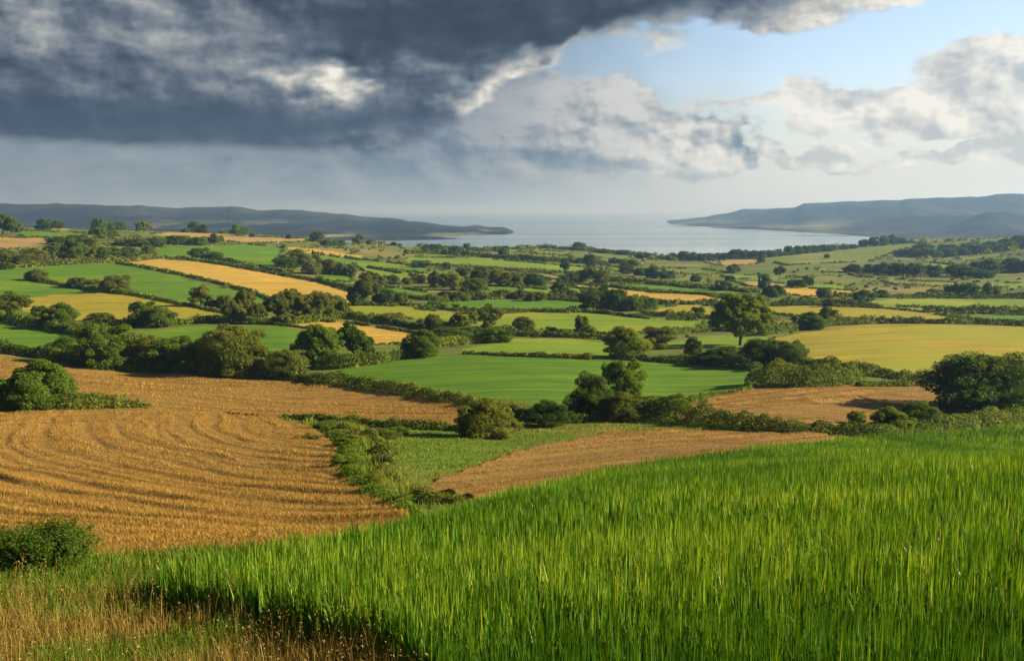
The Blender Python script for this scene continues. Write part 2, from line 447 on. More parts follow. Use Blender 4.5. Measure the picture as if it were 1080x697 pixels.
# ------------------------------------------------------------------ the fields: outline (photo pixels), surface, label, hedge height in pixels
FIELDS = [  # name, kind, heading, hedge px, label, outline      (later ones lie over earlier ones where outlines overlap)
    ('pasture_field', 'pale', 0.2, 2, 'dull green pasture strip below the ridge at the upper left', [(100, 257), (150, 259), (152, 264), (110, 263)]),
    ('pasture_field', 'green', 0.2, 2, 'small green pasture under the dark trees on the left ridge', [(22, 243), (60, 245), (94, 246), (84, 251), (45, 251), (22, 249)]),
    ('grain_field', 'tan', 0.1, 2, 'dry tan field on the left ridge', [(-40, 250), (50, 251), (54, 259), (30, 263), (-40, 263)]),
    ('grain_field', 'tan', 0.1, 0, 'short tan strip between two bushes on the left skyline', [(52, 238), (76, 239), (72, 243), (50, 242)]),
    ('grain_field', 'tan', 0.1, 0, 'pale tan strip on the skyline left of the twin oaks', [(76, 236), (106, 236), (102, 241), (74, 241)]),
    ('grain_field', 'tan', 0.1, 2, 'long tan strip along the left skyline', [(160, 247), (200, 243), (245, 246), (252, 249), (325, 252), (322, 256), (262, 257), (200, 252)]),
    ('pasture_field', 'green', 0.15, 3, 'bright green pasture above the long golden field', [(158, 263), (182, 260), (262, 258), (302, 262), (296, 272), (292, 278), (310, 287), (262, 281), (200, 275), (160, 273), (166, 268)]),
    ('grain_field', 'gold', 0.1, 0, 'thin golden strip at the top edge of the bright green pasture', [(296, 260), (332, 262), (382, 270), (376, 273), (330, 268)]),
    ('pasture_field', 'green', 0.1, 3, 'green strip below the thin golden strip', [(330, 268), (376, 274), (402, 276), (455, 283), (450, 289), (400, 284), (340, 277)]),
    ('pasture_field', 'lime', 0.1, 3, 'light green strip above the dark broad oak', [(372, 280), (410, 286), (442, 292), (430, 297), (395, 291)]),
    ('pasture_field', 'green', 0.1, 3, 'small green paddock beside the wooded clump', [(332, 289), (360, 288), (374, 293), (370, 298), (345, 297)]),
    ('pasture_field', 'green', 0.05, 3, 'green paddock right of the dark broad oak', [(405, 303), (440, 306), (464, 311), (460, 316), (430, 313), (408, 308)]),
    ('pasture_field', 'lime', 0.0, 2, 'long light green band below the left shore', [(422, 277), (430, 272), (500, 272), (560, 277), (640, 284), (652, 287), (600, 287), (500, 281), (440, 279)]),
    ('pasture_field', 'pale', 0.0, 2, 'faint green strip on the left shore', [(498, 261), (552, 263), (546, 266), (500, 265)]),
    ('pasture_field', 'pale', 0.0, 2, 'faint green strip inland of the domed coast tree', [(560, 264), (604, 266), (600, 270), (562, 268)]),
    ('pasture_field', 'pale', 0.0, 1, 'faint green strip right of the domed coast tree', [(622, 266), (668, 270), (660, 274), (624, 271)]),
    ('pasture_field', 'pale', 0.0, 2, 'sliver of grass among the shore hedges', [(450, 268), (500, 268), (505, 271), (440, 271)]),
    ('pasture_field', 'lime', 0.0, 2, 'small bright paddock near the middle shore', [(632, 275), (660, 276), (655, 280), (635, 280)]),
    ('pasture_field', 'lime', 0.0, 2, 'small bright paddock left of the dark pair of trees', [(634, 281), (656, 282), (654, 287), (636, 287)]),
    ('grain_field', 'tan', 0.0, 2, 'narrow tan strip behind the middle wood', [(553, 287), (582, 289), (597, 293), (588, 295), (558, 291)]),
    ('pasture_field', 'green', 0.0, 3, 'green paddock behind the olive wood', [(510, 301), (560, 304), (602, 308), (592, 315), (540, 312), (515, 307)]),
    ('pasture_field', 'lime', 0.0, 2, 'light paddock around the cone shaped tree', [(548, 303), (590, 304), (632, 303), (628, 308), (602, 312), (555, 309)]),
    ('pasture_field', 'pale', 0.0, 2, 'pale strip behind the right hand parkland trees', [(690, 293), (722, 293), (746, 295), (752, 300), (700, 297)]),
    ('grain_field', 'gold', 0.0, 3, 'golden field behind the dark clump at the centre', [(597, 300), (640, 302), (690, 309), (745, 311), (772, 317), (740, 320), (700, 319), (670, 313), (640, 308), (610, 304)]),
    ('pasture_field', 'green', 0.0, 3, 'green wedge above the golden field behind the clump', [(640, 302), (690, 299), (722, 303), (770, 306), (815, 312), (800, 316), (745, 311), (690, 308)]),
    ('grain_field', 'yellow', 0.0, 3, 'yellow field left of the lone tree', [(678, 326), (722, 322), (757, 323), (756, 333), (722, 331), (680, 331)]),
    ('pasture_field', 'green', 0.0, 4, 'green meadow in the shade of the dark clump', [(452, 321), (500, 316), (560, 315), (622, 319), (614, 327), (560, 329), (500, 328)]),
    ('grain_field', 'lime', 0.05, 4, 'yellowish green meadow right of the tree belt', [(366, 322), (420, 323), (460, 328), (502, 332), (506, 338), (480, 343), (440, 337), (400, 335), (370, 331)]),
    ('pasture_field', 'lime', 0.0, 4, 'wide green meadow behind the row of small oaks', [(498, 333), (560, 329), (622, 329), (690, 337), (742, 338), (742, 347), (690, 351), (640, 353), (560, 347), (508, 346)]),
    ('grain_field', 'yellow', 0.0, 3, 'yellow green strip right of the lone tree', [(800, 323), (860, 322), (940, 326), (1000, 332), (1036, 338), (985, 340), (900, 336), (860, 337), (808, 330)]),
    ('pasture_field', 'lime', 0.0, 3, 'bright lime pasture below the conifer block', [(888, 317), (960, 315), (1100, 315), (1100, 325), (1000, 326), (940, 323), (890, 320)]),
    ('pasture_field', 'green', 0.0, 3, 'dark green strip behind the right hand yellow hill', [(985, 331), (1100, 333), (1100, 341), (1040, 340)]),
    ('grain_field', 'tan', 0.0, 2, 'narrow tan strip among the right hand hedges', [(770, 296), (800, 297), (832, 300), (828, 304), (790, 302)]),
    ('pasture_field', 'lime', 0.0, 2, 'lime sliver above the brown stubble strip', [(852, 299), (880, 300), (902, 304), (880, 306), (850, 304)]),
    ('stubble_field', 'gold', 0.0, 2, 'brown stubble strip among the right hand hedges', [(824, 304), (860, 304), (902, 307), (896, 312), (850, 313), (828, 310)]),
    ('grain_field', 'yellow', 0.0, 2, 'small yellow field below the two dark round trees', [(853, 316), (880, 316), (906, 318), (880, 322), (855, 320)]),
    ('grain_field', 'tan', 0.0, 1, 'tan patch behind the shore treeline', [(742, 277), (780, 273), (800, 274), (798, 279), (758, 280)]),
    ('pasture_field', 'pale', 0.0, 2, 'pale green hillside above the bay on the right', [(795, 273), (860, 263), (905, 259), (955, 256), (976, 258), (945, 265), (920, 276), (870, 278), (830, 280)]),
    ('pasture_field', 'pale', 0.0, 2, 'pale strip at the foot of the right hand woods', [(896, 289), (930, 290), (962, 292), (952, 295), (905, 292)]),
    ('pasture_field', 'lime', 0.0, 2, 'sunny patch between the woods on the right hill', [(978, 277), (1002, 279), (1004, 286), (984, 283)]),
    ('pasture_field', 'pale', 0.0, 2, 'green slope below the top wood on the right', [(1008, 272), (1062, 266), (1058, 271), (1020, 276)]),
    ('pasture_field', 'lime', 0.0, 2, 'lime strip right of the conifer block', [(1042, 299), (1100, 298), (1100, 303), (1046, 304)]),
    ('pasture_field', 'pale', 0.0, 2, 'pale sliver of pasture in the far right corner', [(1030, 253), (1082, 249), (1100, 252), (1060, 257), (1034, 258)]),
    ('pasture_field', 'pale', 0.0, 2, 'flat pale strip between low hedges right of centre', [(700, 283), (740, 284), (770, 288), (740, 290), (704, 288)]),
    ('pasture_field', 'pale', 0.0, 2, 'pale strip between hedges under the bay hillside', [(860, 283), (900, 284), (930, 286), (900, 288), (866, 287)]),
    ('pasture_field', 'lime', 0.0, 2, 'sunlit sliver under the pale strip right of centre', [(760, 291), (800, 290), (850, 293), (810, 295), (770, 294)]),
    ('pasture_field', 'pale', 0.0, 2, 'pale strip in front of the right hand woods', [(930, 296), (990, 297), (1030, 300), (990, 302), (940, 300)]),
    # the big left hillside
    ('pasture_field', 'green', 0.25, 0, 'large bright green pasture on the left hillside', [(-60, 290), (0, 283), (60, 279), (110, 277), (140, 280), (182, 291), (240, 305), (292, 317), (284, 331), (252, 333), (200, 323), (150, 313), (110, 309), (60, 311), (-60, 316)]),
    ('grain_field', 'gold', 0.3, 0, 'long golden field curving across the left hillside', [(120, 276), (170, 273), (192, 274), (262, 284), (332, 298), (374, 309), (370, 320), (352, 321), (300, 317), (240, 299), (190, 289), (150, 281)]),
    ('grain_field', 'yellow', 0.05, 0, 'mustard yellow field on the lower left hillside', [(15, 315), (60, 311), (110, 309), (150, 312), (180, 318), (250, 332), (242, 337), (190, 340), (130, 338), (80, 341), (25, 328)]),
    ('pasture_field', 'green', 0.3, 0, 'green pasture wedge at the left edge below the mustard field', [(-60, 330), (0, 337), (60, 351), (88, 359), (84, 372), (55, 377), (0, 367), (-60, 358)]),
    ('pasture_field', 'green', 0.1, 0, 'green pasture behind the big hedgerow trees', [(70, 354), (120, 349), (200, 345), (292, 343), (332, 351), (322, 363), (292, 376), (200, 382), (120, 372)]),
    ('grain_field', 'gold', 0.1, 4, 'golden strip behind the pair of green trees', [(275, 341), (320, 338), (370, 341), (442, 352), (440, 363), (402, 366), (370, 352), (330, 347)]),
    ('pasture_field', 'pale', 0.1, 3, 'small shaded paddock behind the pair of green trees', [(392, 364), (438, 363), (442, 369), (410, 374), (390, 372)]),
    ('grain_field', 'lime', 0.0, 0, 'lime yellow strip behind the central green field', [(485, 367), (540, 358), (602, 357), (646, 362), (644, 377), (560, 375), (490, 373)]),
    ('pasture_field', 'lime', 0.0, 0, 'light green paddock below the lone tree', [(688, 363), (742, 355), (795, 352), (812, 357), (800, 370), (722, 368)]),
    ('grain_field', 'yellow', 0.35, 0, 'broad yellow grain field on the right hand rise', [(800, 361), (850, 350), (900, 344), (960, 341), (1130, 346), (1130, 410), (1040, 405), (990, 398), (940, 391), (880, 384), (850, 374), (825, 366)]),
    ('pasture_field', 'green', -0.12, 0, 'smooth bright green field at the centre of the valley', [(322, 396), (400, 383), (450, 375), (490, 372), (560, 374), (640, 377), (740, 384), (795, 390), (792, 407), (735, 417), (690, 424), (640, 432), (600, 430), (545, 424), (480, 412), (420, 405), (360, 400)]),
    ('stubble_field', 'stub', 0.15, 0, 'brown stubble field behind the front hedge on the right', [(700, 440), (712, 427), (725, 420), (790, 407), (860, 405), (930, 407), (990, 407), (1000, 425), (960, 445), (915, 455), (860, 452), (780, 448), (725, 446)]),
    # the near ground
    ('ripe_grain_field', 'ripe', 0.12, 0, 'upper ripe grain field below the hedgerow trees', [(-80, 372), (0, 376), (60, 384), (120, 390), (200, 394), (260, 398), (320, 405), (380, 412), (440, 420), (506, 431), (492, 458), (460, 462), (430, 455), (380, 449), (340, 446), (300, 442), (160, 436), (0, 440), (-80, 440)]),
    ('ripe_grain_field', 'ripe', 0.5, 0, 'lower ripe grain field with swept curving rows', [(-120, 440), (0, 435), (160, 432), (300, 440), (330, 452), (350, 468), (360, 485), (385, 510), (420, 530), (450, 545), (445, 575), (300, 605), (190, 615), (-120, 606)]),
    ('stubble_field', 'stub', -0.45, 0, 'brown stubble field between the grassy tongue and green wheat', [(425, 540), (440, 512), (480, 495), (560, 471), (602, 463), (640, 457), (700, 454), (780, 454), (870, 458), (890, 470), (800, 490), (640, 520), (520, 550), (440, 560)]),
    ('grass_bank', 'bank', 0.0, 0, 'tangled grassy bank between the ripe grain and stubble', [(296, 441), (345, 440), (400, 447), (450, 450), (500, 450), (540, 455), (600, 456), (608, 463), (560, 473), (482, 498), (446, 515), (500, 525), (540, 525), (500, 545), (450, 552), (410, 538), (372, 512), (352, 490), (360, 470), (335, 452)]),
    ('grass_verge', 'verge', 0.0, 0, 'dry grassy verge beside the green wheat', [(-300, 603), (0, 598), (100, 590), (240, 580), (320, 573), (330, 600), (165, 636), (400, 700), (470, 760), (470, 1500), (-4000, 1500), (-4000, 600)]),
    ('wheat_field', 'wheat', 0.0, 0, 'sloping ground under the tall green wheat', [(163, 640), (170, 630), (300, 601), (435, 566), (540, 530), (640, 503), (740, 486), (860, 471), (1080, 451), (1300, 436), (1900, 405), (5000, 300), (5000, 1500), (480, 1500), (480, 1100), (470, 760), (400, 698), (300, 673), (230, 656)]),
]


def mat_of(kind, ang):
    return {'ripe': M_SOIL, 'stub': M_STUBG, 'bank': M_BANKG, 'verge': M_VERGEG, 'wheat': M_WHEATG}.get(kind) or fm(kind, ang)


def inside(px, py, poly):
    r = np.zeros(px.shape, bool)
    x0, y0 = poly[-1]
    for x1, y1 in poly:
        if y1 != y0:
            c = ((y0 > py) != (y1 > py)) & (px < (x1 - x0) * (py - y0) / (y1 - y0) + x0)
            r ^= c
        x0, y0 = x1, y1
    return r


def field_at(X, Y, Z=None, wob=1.0):
    """index of the field a ground point lies in, -1 = rough pasture"""
    if Z is None: Z = height(X, Y)
    u, v = at2pix(X / Y, (CAMZ - Z) / Y)
    L = np.clip(Y / 40, 0.15, 8)
    du = (vnoise(X / L, Y / L, 21) - 0.5) * 5 * wob; dv = (vnoise(X / L, Y / L, 22) - 0.5) * 2.6 * wob
    u = u + du; v = v + dv
    idx = np.full(u.shape, -1, np.int16)
    for i, f in enumerate(FIELDS):
        P = np.array(f[5], float)
        lo, hi = P.min(0), P.max(0)
        sel = np.where((u > lo[0]) & (u < hi[0]) & (v > lo[1]) & (v < hi[1]))[0]
        if not len(sel): continue
        ins = inside(u[sel], v[sel], f[5])
        rr = FRANGE[i]
        ins &= (Y[sel] > rr[0] * 0.8) & (Y[sel] < rr[1] * 1.25 + 3)
        idx[sel[ins]] = i
    return idx


FRANGE = []
for f in FIELDS:
    P = np.array(f[5], float)
    _, rr = cast(P[:, 0], P[:, 1])
    FRANGE.append((rr.min() if f[1] not in ('wheat', 'verge') else 0.1, rr.max()))

# swept rows of the ripe grain (real relief: the crop is combed into ridges)
SWX, SWY = 58.0, 146.0


def ridges(X, Y, which):
    """0..1 crop ridge pattern"""
    w = (fbm(X / 14, Y / 14, 31, 3) - 0.5) * 7 + (fbm(X / 4, Y / 4, 33, 2) - 0.5) * 1.2
    if which == 'swept':
        d = np.hypot(X - SWX, Y - SWY)
        al = np.arctan2(Y - SWY, X - SWX) * 110
        d = d + (fbm(d / 9, al / 22, 31, 3) - 0.5) * 6.5 + (fbm(d / 3, al / 8, 32, 2) - 0.5) * 1.6
        s = 0.5 + 0.5 * np.sin(d * 2 * math.pi / 3.1)
        s2 = 0.5 + 0.5 * np.sin(d * 2 * math.pi / 1.45 + 3 * vnoise(al / 9, d / 5, 36))
        k = sstep(0.25, 0.65, fbm(d / 5, al / 22, 37, 3))
        k2 = sstep(0.30, 0.60, fbm(d / 2.6, al / 11, 40, 3))
        return s * (0.12 + 0.5 * k) * (0.35 + 0.65 * k2) + s2 * 0.30 * (1 - 0.4 * k) + 0.35 * fbm(d / 0.9, al / 6, 42, 2)
    if which == 'upper':
        d = Y * 0.9 + X * 0.28 + (fbm(X / 24, Y / 14, 31, 3) - 0.5) * 7
        al = X * 0.9 - Y * 0.28
        return (0.5 + 0.5 * np.sin(d * 2 * math.pi / 4.2)) * sstep(0.25, 0.7, fbm(al / 30, d / 7, 38, 3))
    d = Y * 0.75 - X * 0.5 + w * 0.35
    al = X * 0.75 + Y * 0.5
    return (0.5 + 0.5 * np.sin(d * 2 * math.pi / 2.9)) * sstep(0.25, 0.65, fbm(al / 14, d / 4, 39, 3))


# ------------------------------------------------------------------ one ground sheet, cut along the field edges
a_in = np.linspace(-0.57, 0.57, 960)
a_out = np.array([0.575, 0.585, 0.60, 0.62, 0.65, 0.69, 0.74, 0.8, 0.9, 1.05, 1.3, 1.8, 2.6])
GA = np.r_[-a_out[::-1], a_in, a_out]
lr1 = np.linspace(math.log(1.2), math.log(40), 170)
lr2 = np.linspace(math.log(40), math.log(1400), 760)
lr3 = np.linspace(math.log(1400), math.log(3000), 30)
GL = np.r_[lr1, lr2[1:], lr3[1:]]
na, nl = len(GA), len(GL)
gA, gL = np.meshgrid(GA, GL, indexing='ij')
gY = np.exp(gL); gX = gA * gY
gZ = CAMZ - gY * T_of(gA, gL) + bumps(gX, gY)
cX = 0.25 * (gX[:-1, :-1] + gX[1:, :-1] + gX[:-1, 1:] + gX[1:, 1:])
cY = 0.25 * (gY[:-1, :-1] + gY[1:, :-1] + gY[:-1, 1:] + gY[1:, 1:])
cZ = 0.25 * (gZ[:-1, :-1] + gZ[1:, :-1] + gZ[:-1, 1:] + gZ[1:, 1:])
gF = field_at(cX.ravel(), cY.ravel(), cZ.ravel()).reshape(cX.shape)
I_SWEPT = [i for i, f in enumerate(FIELDS) if f[4].startswith('lower ripe')][0]
I_UPPER = [i for i, f in enumerate(FIELDS) if f[4].startswith('upper ripe')][0]
I_STUB = [i for i, f in enumerate(FIELDS) if f[4].startswith('brown stubble field between')][0]
I_STUB2 = [i for i, f in enumerate(FIELDS) if f[4].startswith('brown stubble field behind')][0]
I_BANK = [i for i, f in enumerate(FIELDS) if f[0] == 'grass_bank'][0]
I_VERGE = [i for i, f in enumerate(FIELDS) if f[0] == 'grass_verge'][0]
I_WHEAT = [i for i, f in enumerate(FIELDS) if f[0] == 'wheat_field'][0]


def relief(idx, X, Y):
    r = np.zeros(X.shape)
    for i, w, h in ((I_SWEPT, 'swept', 0.34), (I_UPPER, 'upper', 0.36), (I_STUB, 'stub', 0.26), (I_STUB2, 'stub', 0.36)):
        s = idx == i
        if s.any(): r[s] = h * ridges(X[s], Y[s], w) * sstep(32, 44, Y[s]) * (1 - 0.55 * sstep(75, 112, Y[s]) * (1 if w == 'swept' else 0))
    return r


pad = np.pad(gF, 1, constant_values=-2)
same = (pad[:-1, :-1] == pad[1:, :-1]) & (pad[:-1, :-1] == pad[:-1, 1:]) & (pad[:-1, :-1] == pad[1:, 1:])
vf = np.where(same, pad[1:, 1:][:na, :nl], -1)
gZ = gZ + relief(vf, gX, gY)
vid = np.arange(na * nl).reshape(na, nl)
quads = np.stack([vid[:-1, :-1], vid[1:, :-1], vid[1:, 1:], vid[:-1, 1:]], -1)
allV = np.stack([gX, gY, gZ], -1).reshape(-1, 3)
for i in range(-1, len(FIELDS)):
    q = quads[gF == i]
    if not len(q): continue
    uq, inv = np.unique(q.ravel(), return_inverse=True)
    me = mesh_np('ground_sheet', allV[uq], inv.reshape(-1, 4), smooth=True)
    if i < 0:
        o = link('ground', me, M_GROUND)
        tag(o, 'rough olive pasture and scrubby ground of the whole valley', 'ground', kind='structure')
    else:
        f = FIELDS[i]
        o = link(f[0], me, mat_of(f[1], f[2]))
        tag(o, f[4], 'field', kind='structure')

# ------------------------------------------------------------------ the sea and the far headlands
m = new_mat('sea_water')
P = wpos()
w1 = noise(vscale(P, (0.010, 0.035, 0.02)), 1.0, 5.0, 0.6)
w2 = noise(vscale(P, (0.0006, 0.0035, 0.02)), 1.0, 4.0, 0.55)
p = principled(mixc(ss(0.35, 0.7, w2), (0.12, 0.185, 0.225), (0.16, 0.235, 0.275)), ss(0.35, 0.7, w2) * 0.14 + 0.09, 0.5, w1, 0.5, 0.25)
p.inputs['IOR'].default_value = 1.333
finish(p.outputs[0])
sx = np.array([-45000, -12000, -4000, -1000, 1000, 4000, 12000, 45000.0]); sy = np.array([900, 1500, 2500, 4000, 7000, 12000, 25000, 45000.0])
SX, SY = np.meshgrid(sx, sy, indexing='ij')
vid2 = np.arange(64).reshape(8, 8)
qs = np.stack([vid2[:-1, :-1], vid2[1:, :-1], vid2[1:, 1:], vid2[:-1, 1:]], -1).reshape(-1, 4)
o = link('sea', mesh_np('sea', np.stack([SX, SY, SX * 0], -1).reshape(-1, 3), qs), m)
tag(o, 'calm pale grey blue bay and open sea reaching the horizon', 'sea', kind='structure')

m = new_mat('far_hill_ground')
P = wpos()
n1 = noise(vscale(P, (0.004, 0.0016, 0.004)), 1.0, 6.0, 0.6)
n2 = noise(vscale(P, (0.0012, 0.0007, 0.001)), 1.0, 4.0, 0.6)
low = ss(40.0, 8.0, sep(P)[2])
c = mixc(ss(0.42, 0.62, n1), (0.005, 0.009, 0.014), (0.030, 0.037, 0.030))
c = mixc(ss(0.50, 0.62, n2 + (n1 - 0.5) * 0.8) * low * 0.85, c, (0.13, 0.14, 0.06))
c = mixc(ss(0.60, 0.68, n1) * low * 0.6, c, (0.28, 0.25, 0.12))
finish(principled(c, 0.95, 0.05, n1, 34.0, 0.9).outputs[0])
M_HILL = m


def skyline(pts):
    a, t = pix2at(np.array([p[0] for p in pts], float), np.array([p[1] for p in pts], float))
    return a, t


def headland(name, label, sky, shore, u0, u1, rk0, depth, prof, seed, extra=None):
    ga, gt = skyline(sky)
    sa, st = skyline(shore)
    aa = np.linspace(float(pix2at(u0, 230)[0]), float(pix2at(u1, 230)[0]), 420)
    ss_ = np.linspace(0, 1, 150) ** 1.0
    A, S = np.meshgrid(aa, ss_, indexing='ij')
    rs = np.interp(aa, sa, CAMZ / st)[:, None]
    if not np.isscalar(rk0): rk0 = np.interp(aa, pix2at([q[0] for q in rk0], 235)[0], [q[1] for q in rk0])[:, None]
    rk = rs + rk0
    R_ = rs + S * (rk0 + depth)
    X, Y = A * R_, R_
    zs = CAMZ - rk * np.interp(aa, ga, gt)[:, None]         # crest height that gives this skyline
    k = np.clip((R_ - rs) / rk0, 0, 1)
    up = np.interp(k, prof[0], prof[1])
    down = 1 - 0.9 * sstep(0.0, 1.0, np.clip((R_ - rk) / depth, 0, 1))
    nz = (fbm(X / 420, Y / 420, seed, 5) - 0.5)
    Z = -3 + (zs + 3) * up * down + nz * (zs + 8) * 0.95 * up * (1 - up) * 2 + (fbm(X / 160, Y / 160, seed + 3, 3) - 0.45) * 7 * sstep(0.02, 0.1, k) * np.clip(1.0 - up, 0.1, 1)
    Z += (fbm(A * 60, A * 0, seed + 9, 4) - 0.5) * 10 * up
    if extra is not None: Z = Z + extra(A, X, Y)
    v = np.arange(A.size).reshape(A.shape)
    q = np.stack([v[:-1, :-1], v[1:, :-1], v[1:, 1:], v[:-1, 1:]], -1).reshape(-1, 4)
    o = link('hills', mesh_np(name, np.stack([X, Y, Z], -1).reshape(-1, 3), q, smooth=True), M_HILL)
    tag(o, label, 'hills', kind='structure')


headland('hills', 'long low dark blue ridge tapering into the sea on the left',
         [(-500, 220), (-200, 217), (0, 215), (80, 215), (140, 217), (190, 219.5), (215, 218), (245, 218), (275, 222), (320, 221.5), (360, 226), (400, 229), (440, 234), (480, 239), (520, 243), (548, 246.2), (600, 247)],
         [(-500, 249), (380, 256), (440, 257.5), (475, 254), (505, 250.5), (525, 249), (550, 247.3), (600, 247)], -480, 552, [(-500, 2100), (330, 2300), (400, 2100), (440, 1700), (480, 1000), (520, 460), (550, 120)], 1500,
         ([0, 0.12, 0.35, 0.6, 0.85, 1], [0, 0.10, 0.24, 0.55, 0.92, 1]), 41)


def knoll(A, X, Y):
    ax = float(pix2at(1042, 235)[0]); wx = 0.034
    wx = wx * (0.8 + 0.9 * (A > ax))
    return 33 * np.exp(-((A - ax) / wx) ** 2 - ((Y - 2600) / 260) ** 2) * (0.8 + 0.4 * fbm(X / 60, Y / 60, 77, 3))


headland('headland', 'high flat topped blue headland across the bay on the right',
         [(672, 238), (690, 235.5), (715, 232), (745, 229), (770, 224), (785, 220), (800, 220.5), (838, 219), (848, 214.5), (900, 212.5), (935, 211.5), (960, 209.5), (1020, 208.5), (1048, 205.5), (1075, 204.5), (1120, 206), (1300, 203), (1600, 210)],
         [(660, 237.6), (700, 239), (740, 240.5), (800, 242.5), (850, 245.5), (880, 247), (915, 250), (960, 254), (1100, 256), (1600, 256)], 668, 1560, 1900, 2000,
         ([0, 0.03, 0.30, 0.45, 0.60, 0.75, 0.9, 1], [0, 0.04, 0.14, 0.26, 0.50, 0.80, 0.97, 1]), 51, knoll)

# a faint island on the horizon and a low skerry off the left point
# ------------------------------------------------------------------ the air between: one even box of haze
hm = new_mat('haze_air')
pv = node('ShaderNodeVolumePrincipled')
pv.inputs['Color'].default_value = (0.31, 0.58, 1.0, 1); pv.inputs['Absorption Color'].default_value = (0.525, 0.40, 1, 1); pv.inputs['Density'].default_value = HAZE_D; pv.inputs['Anisotropy'].default_value = 0.4
oo = node('ShaderNodeOutputMaterial'); E.nt.links.new(pv.outputs[0], oo.inputs['Volume'])
bx0, bx1, by0, by1, bz0, bz1 = -47000, 47000, -600, 47000, -45, 178
bv = [(x, y, z) for z in (bz0, bz1) for y in (by0, by1) for x in (bx0, bx1)]
bf = [(0, 2, 3, 1), (4, 5, 7, 6), (0, 1, 5, 4), (2, 6, 7, 3), (0, 4, 6, 2), (1, 3, 7, 5)]
o = link('haze', mesh_np('haze', np.array(bv, float), np.array(bf)), hm)
tag(o, 'thin blue haze over the valley and the bay', 'haze', kind='stuff')

# ------------------------------------------------------------------ camera, sun, sky
cam = bpy.data.cameras.new('camera'); cam.sensor_width = 36.0; cam.lens = F / 1080 * 36.0
cam.clip_start = 0.1; cam.clip_end = 120000
co = bpy.data.objects.new('camera', cam); COL.objects.link(co)
co.location = (0, 0, CAMZ); co.rotation_euler = (math.pi / 2 - PITCH, 0, 0)
SC.camera = co

sd = bpy.data.lights.new('sun', 'SUN'); sd.energy = SUN_E; sd.angle = math.radians(0.5); sd.color = (1.0, 0.83, 0.60)
so = bpy.data.objects.new('sun', sd); COL.objects.link(so)
so.location = (80, 30, 140)
so.rotation_euler = (math.pi / 2 - SUN_EL, 0, math.pi - SUN_AZ)

W = bpy.data.worlds.new('World'); SC.world = W; W.use_nodes = True
E.nt = W.node_tree; W.node_tree.nodes.clear()
sky = node('ShaderNodeTexSky', sky_type='NISHITA', sun_disc=False, sun_elevation=SUN_EL, sun_rotation=SUN_AZ)
sky.air_density = 1.0; sky.dust_density = 1.2; sky.ozone_density = 2.5
tc = E(node('ShaderNodeTexCoord').outputs['Generated'])
dx, dy, dz = sep(tc)
az = E.m('ARCTAN2', dx, dy) * F
el = E.m('ARCSINE', dz) * F


def sk(u, v):                                                      # where in the sky (azimuth, elevation) a cloud stands
    a, t = pix2at(u, v)
    return math.atan(a) * F, math.atan(-t / math.sqrt(1 + a * a)) * F


def sky_noise(da, de):
    """billowing cloud density, sampled at a small offset"""
    p_ = comb((az + da) * 0.0072, (el + de) * 0.0125, 3.7)
    n_ = noise(p_, 1.0, 6.0, 0.55)
    v_ = node('ShaderNodeTexVoronoi', feature='SMOOTH_F1'); v_.inputs['Smoothness'].default_value = 0.6
    wv = node('ShaderNodeVectorMath', operation='ADD')
    E.put(wv.inputs[0], comb((az + da) * 0.015, (el + de) * 0.025, 0.0)); E.put(wv.inputs[1], comb(n_ * 1.4, n_ * -1.1, 0.0))
    E.nt.links.new(wv.outputs[0], v_.inputs['Vector']); v_.inputs['Scale'].default_value = 1.0
    v_.inputs['Detail'].default_value = 2.0; v_.inputs['Roughness'].default_value = 0.5
    return n_ * 0.62 + (0.75 - E(v_.outputs['Distance'])) * 0.38


big = noise(comb(az * 0.0045, el * 0.0080, 0.0), 1.0, 3.0, 0.5)
wx = noise(comb(az * 0.012, el * 0.018, 3.7), 1.0, 4.0, 0.55)
wy = noise(comb(az * 0.012, el * 0.018, 9.1), 1.0, 4.0, 0.55)
fine = noise(comb(az * 0.030, el * 0.042, 5.3), 1.0, 6.0, 0.58)
strat = noise(comb(az * 0.0040, el * 0.034, 1.9), 1.0, 5.0, 0.55)
bil = sky_noise(0.0, 0.0)
relief_ = (bil - sky_noise(17.0, 11.0)) + (fine - noise(comb((az + 5.0) * 0.030, (el + 4.0) * 0.042, 5.3), 1.0, 6.0, 0.58)) * 0.55                                # the side turned to the sun (right, above) is brighter
A1 = az + (wx - 0.5) * 110.0 + (fine - 0.5) * 40.0
E1 = el + (wy - 0.5) * 70.0 + (fine - 0.5) * 30.0


def blob(u, v, su, sv, A=None, Ev=None):
    a0, e0 = sk(u, v)
    x = ((A or A1) - a0) / su; y = ((Ev or E1) - e0) / sv
    return E.m('EXPONENT', (x * x + y * y) * -1.0)


def curve_of(pts, x):
    """piecewise cloud base: elevation as a function of azimuth"""
    n = node('ShaderNodeFloatCurve')
    qs_ = [sk(*p) for p in pts]
    c = n.mapping.curves[0]
    n.mapping.use_clip = False
    P_ = [((q[0] + 700) / 1400, q[1] / 300) for q in qs_]
    c.points[0].location = P_[0]; c.points[1].location = P_[-1]
    for q in P_[1:-1]: c.points.new(*q)
    n.mapping.update()
    E.put(n.inputs['Value'], (x + 700.0) / 1400.0)
    return E(n.outputs[0]) * 300.0


# colour of clear air, the pale band near the horizon included by the haze box
skyc = E(sky.outputs[0])
n = node('ShaderNodeMix', data_type='RGBA', blend_type='MULTIPLY'); n.inputs[0].default_value = 1.0
E.nt.links.new(skyc.s, n.inputs[6]); n.inputs[7].default_value = (*SKY_MUL, 1)
clear = E(n.outputs[2])


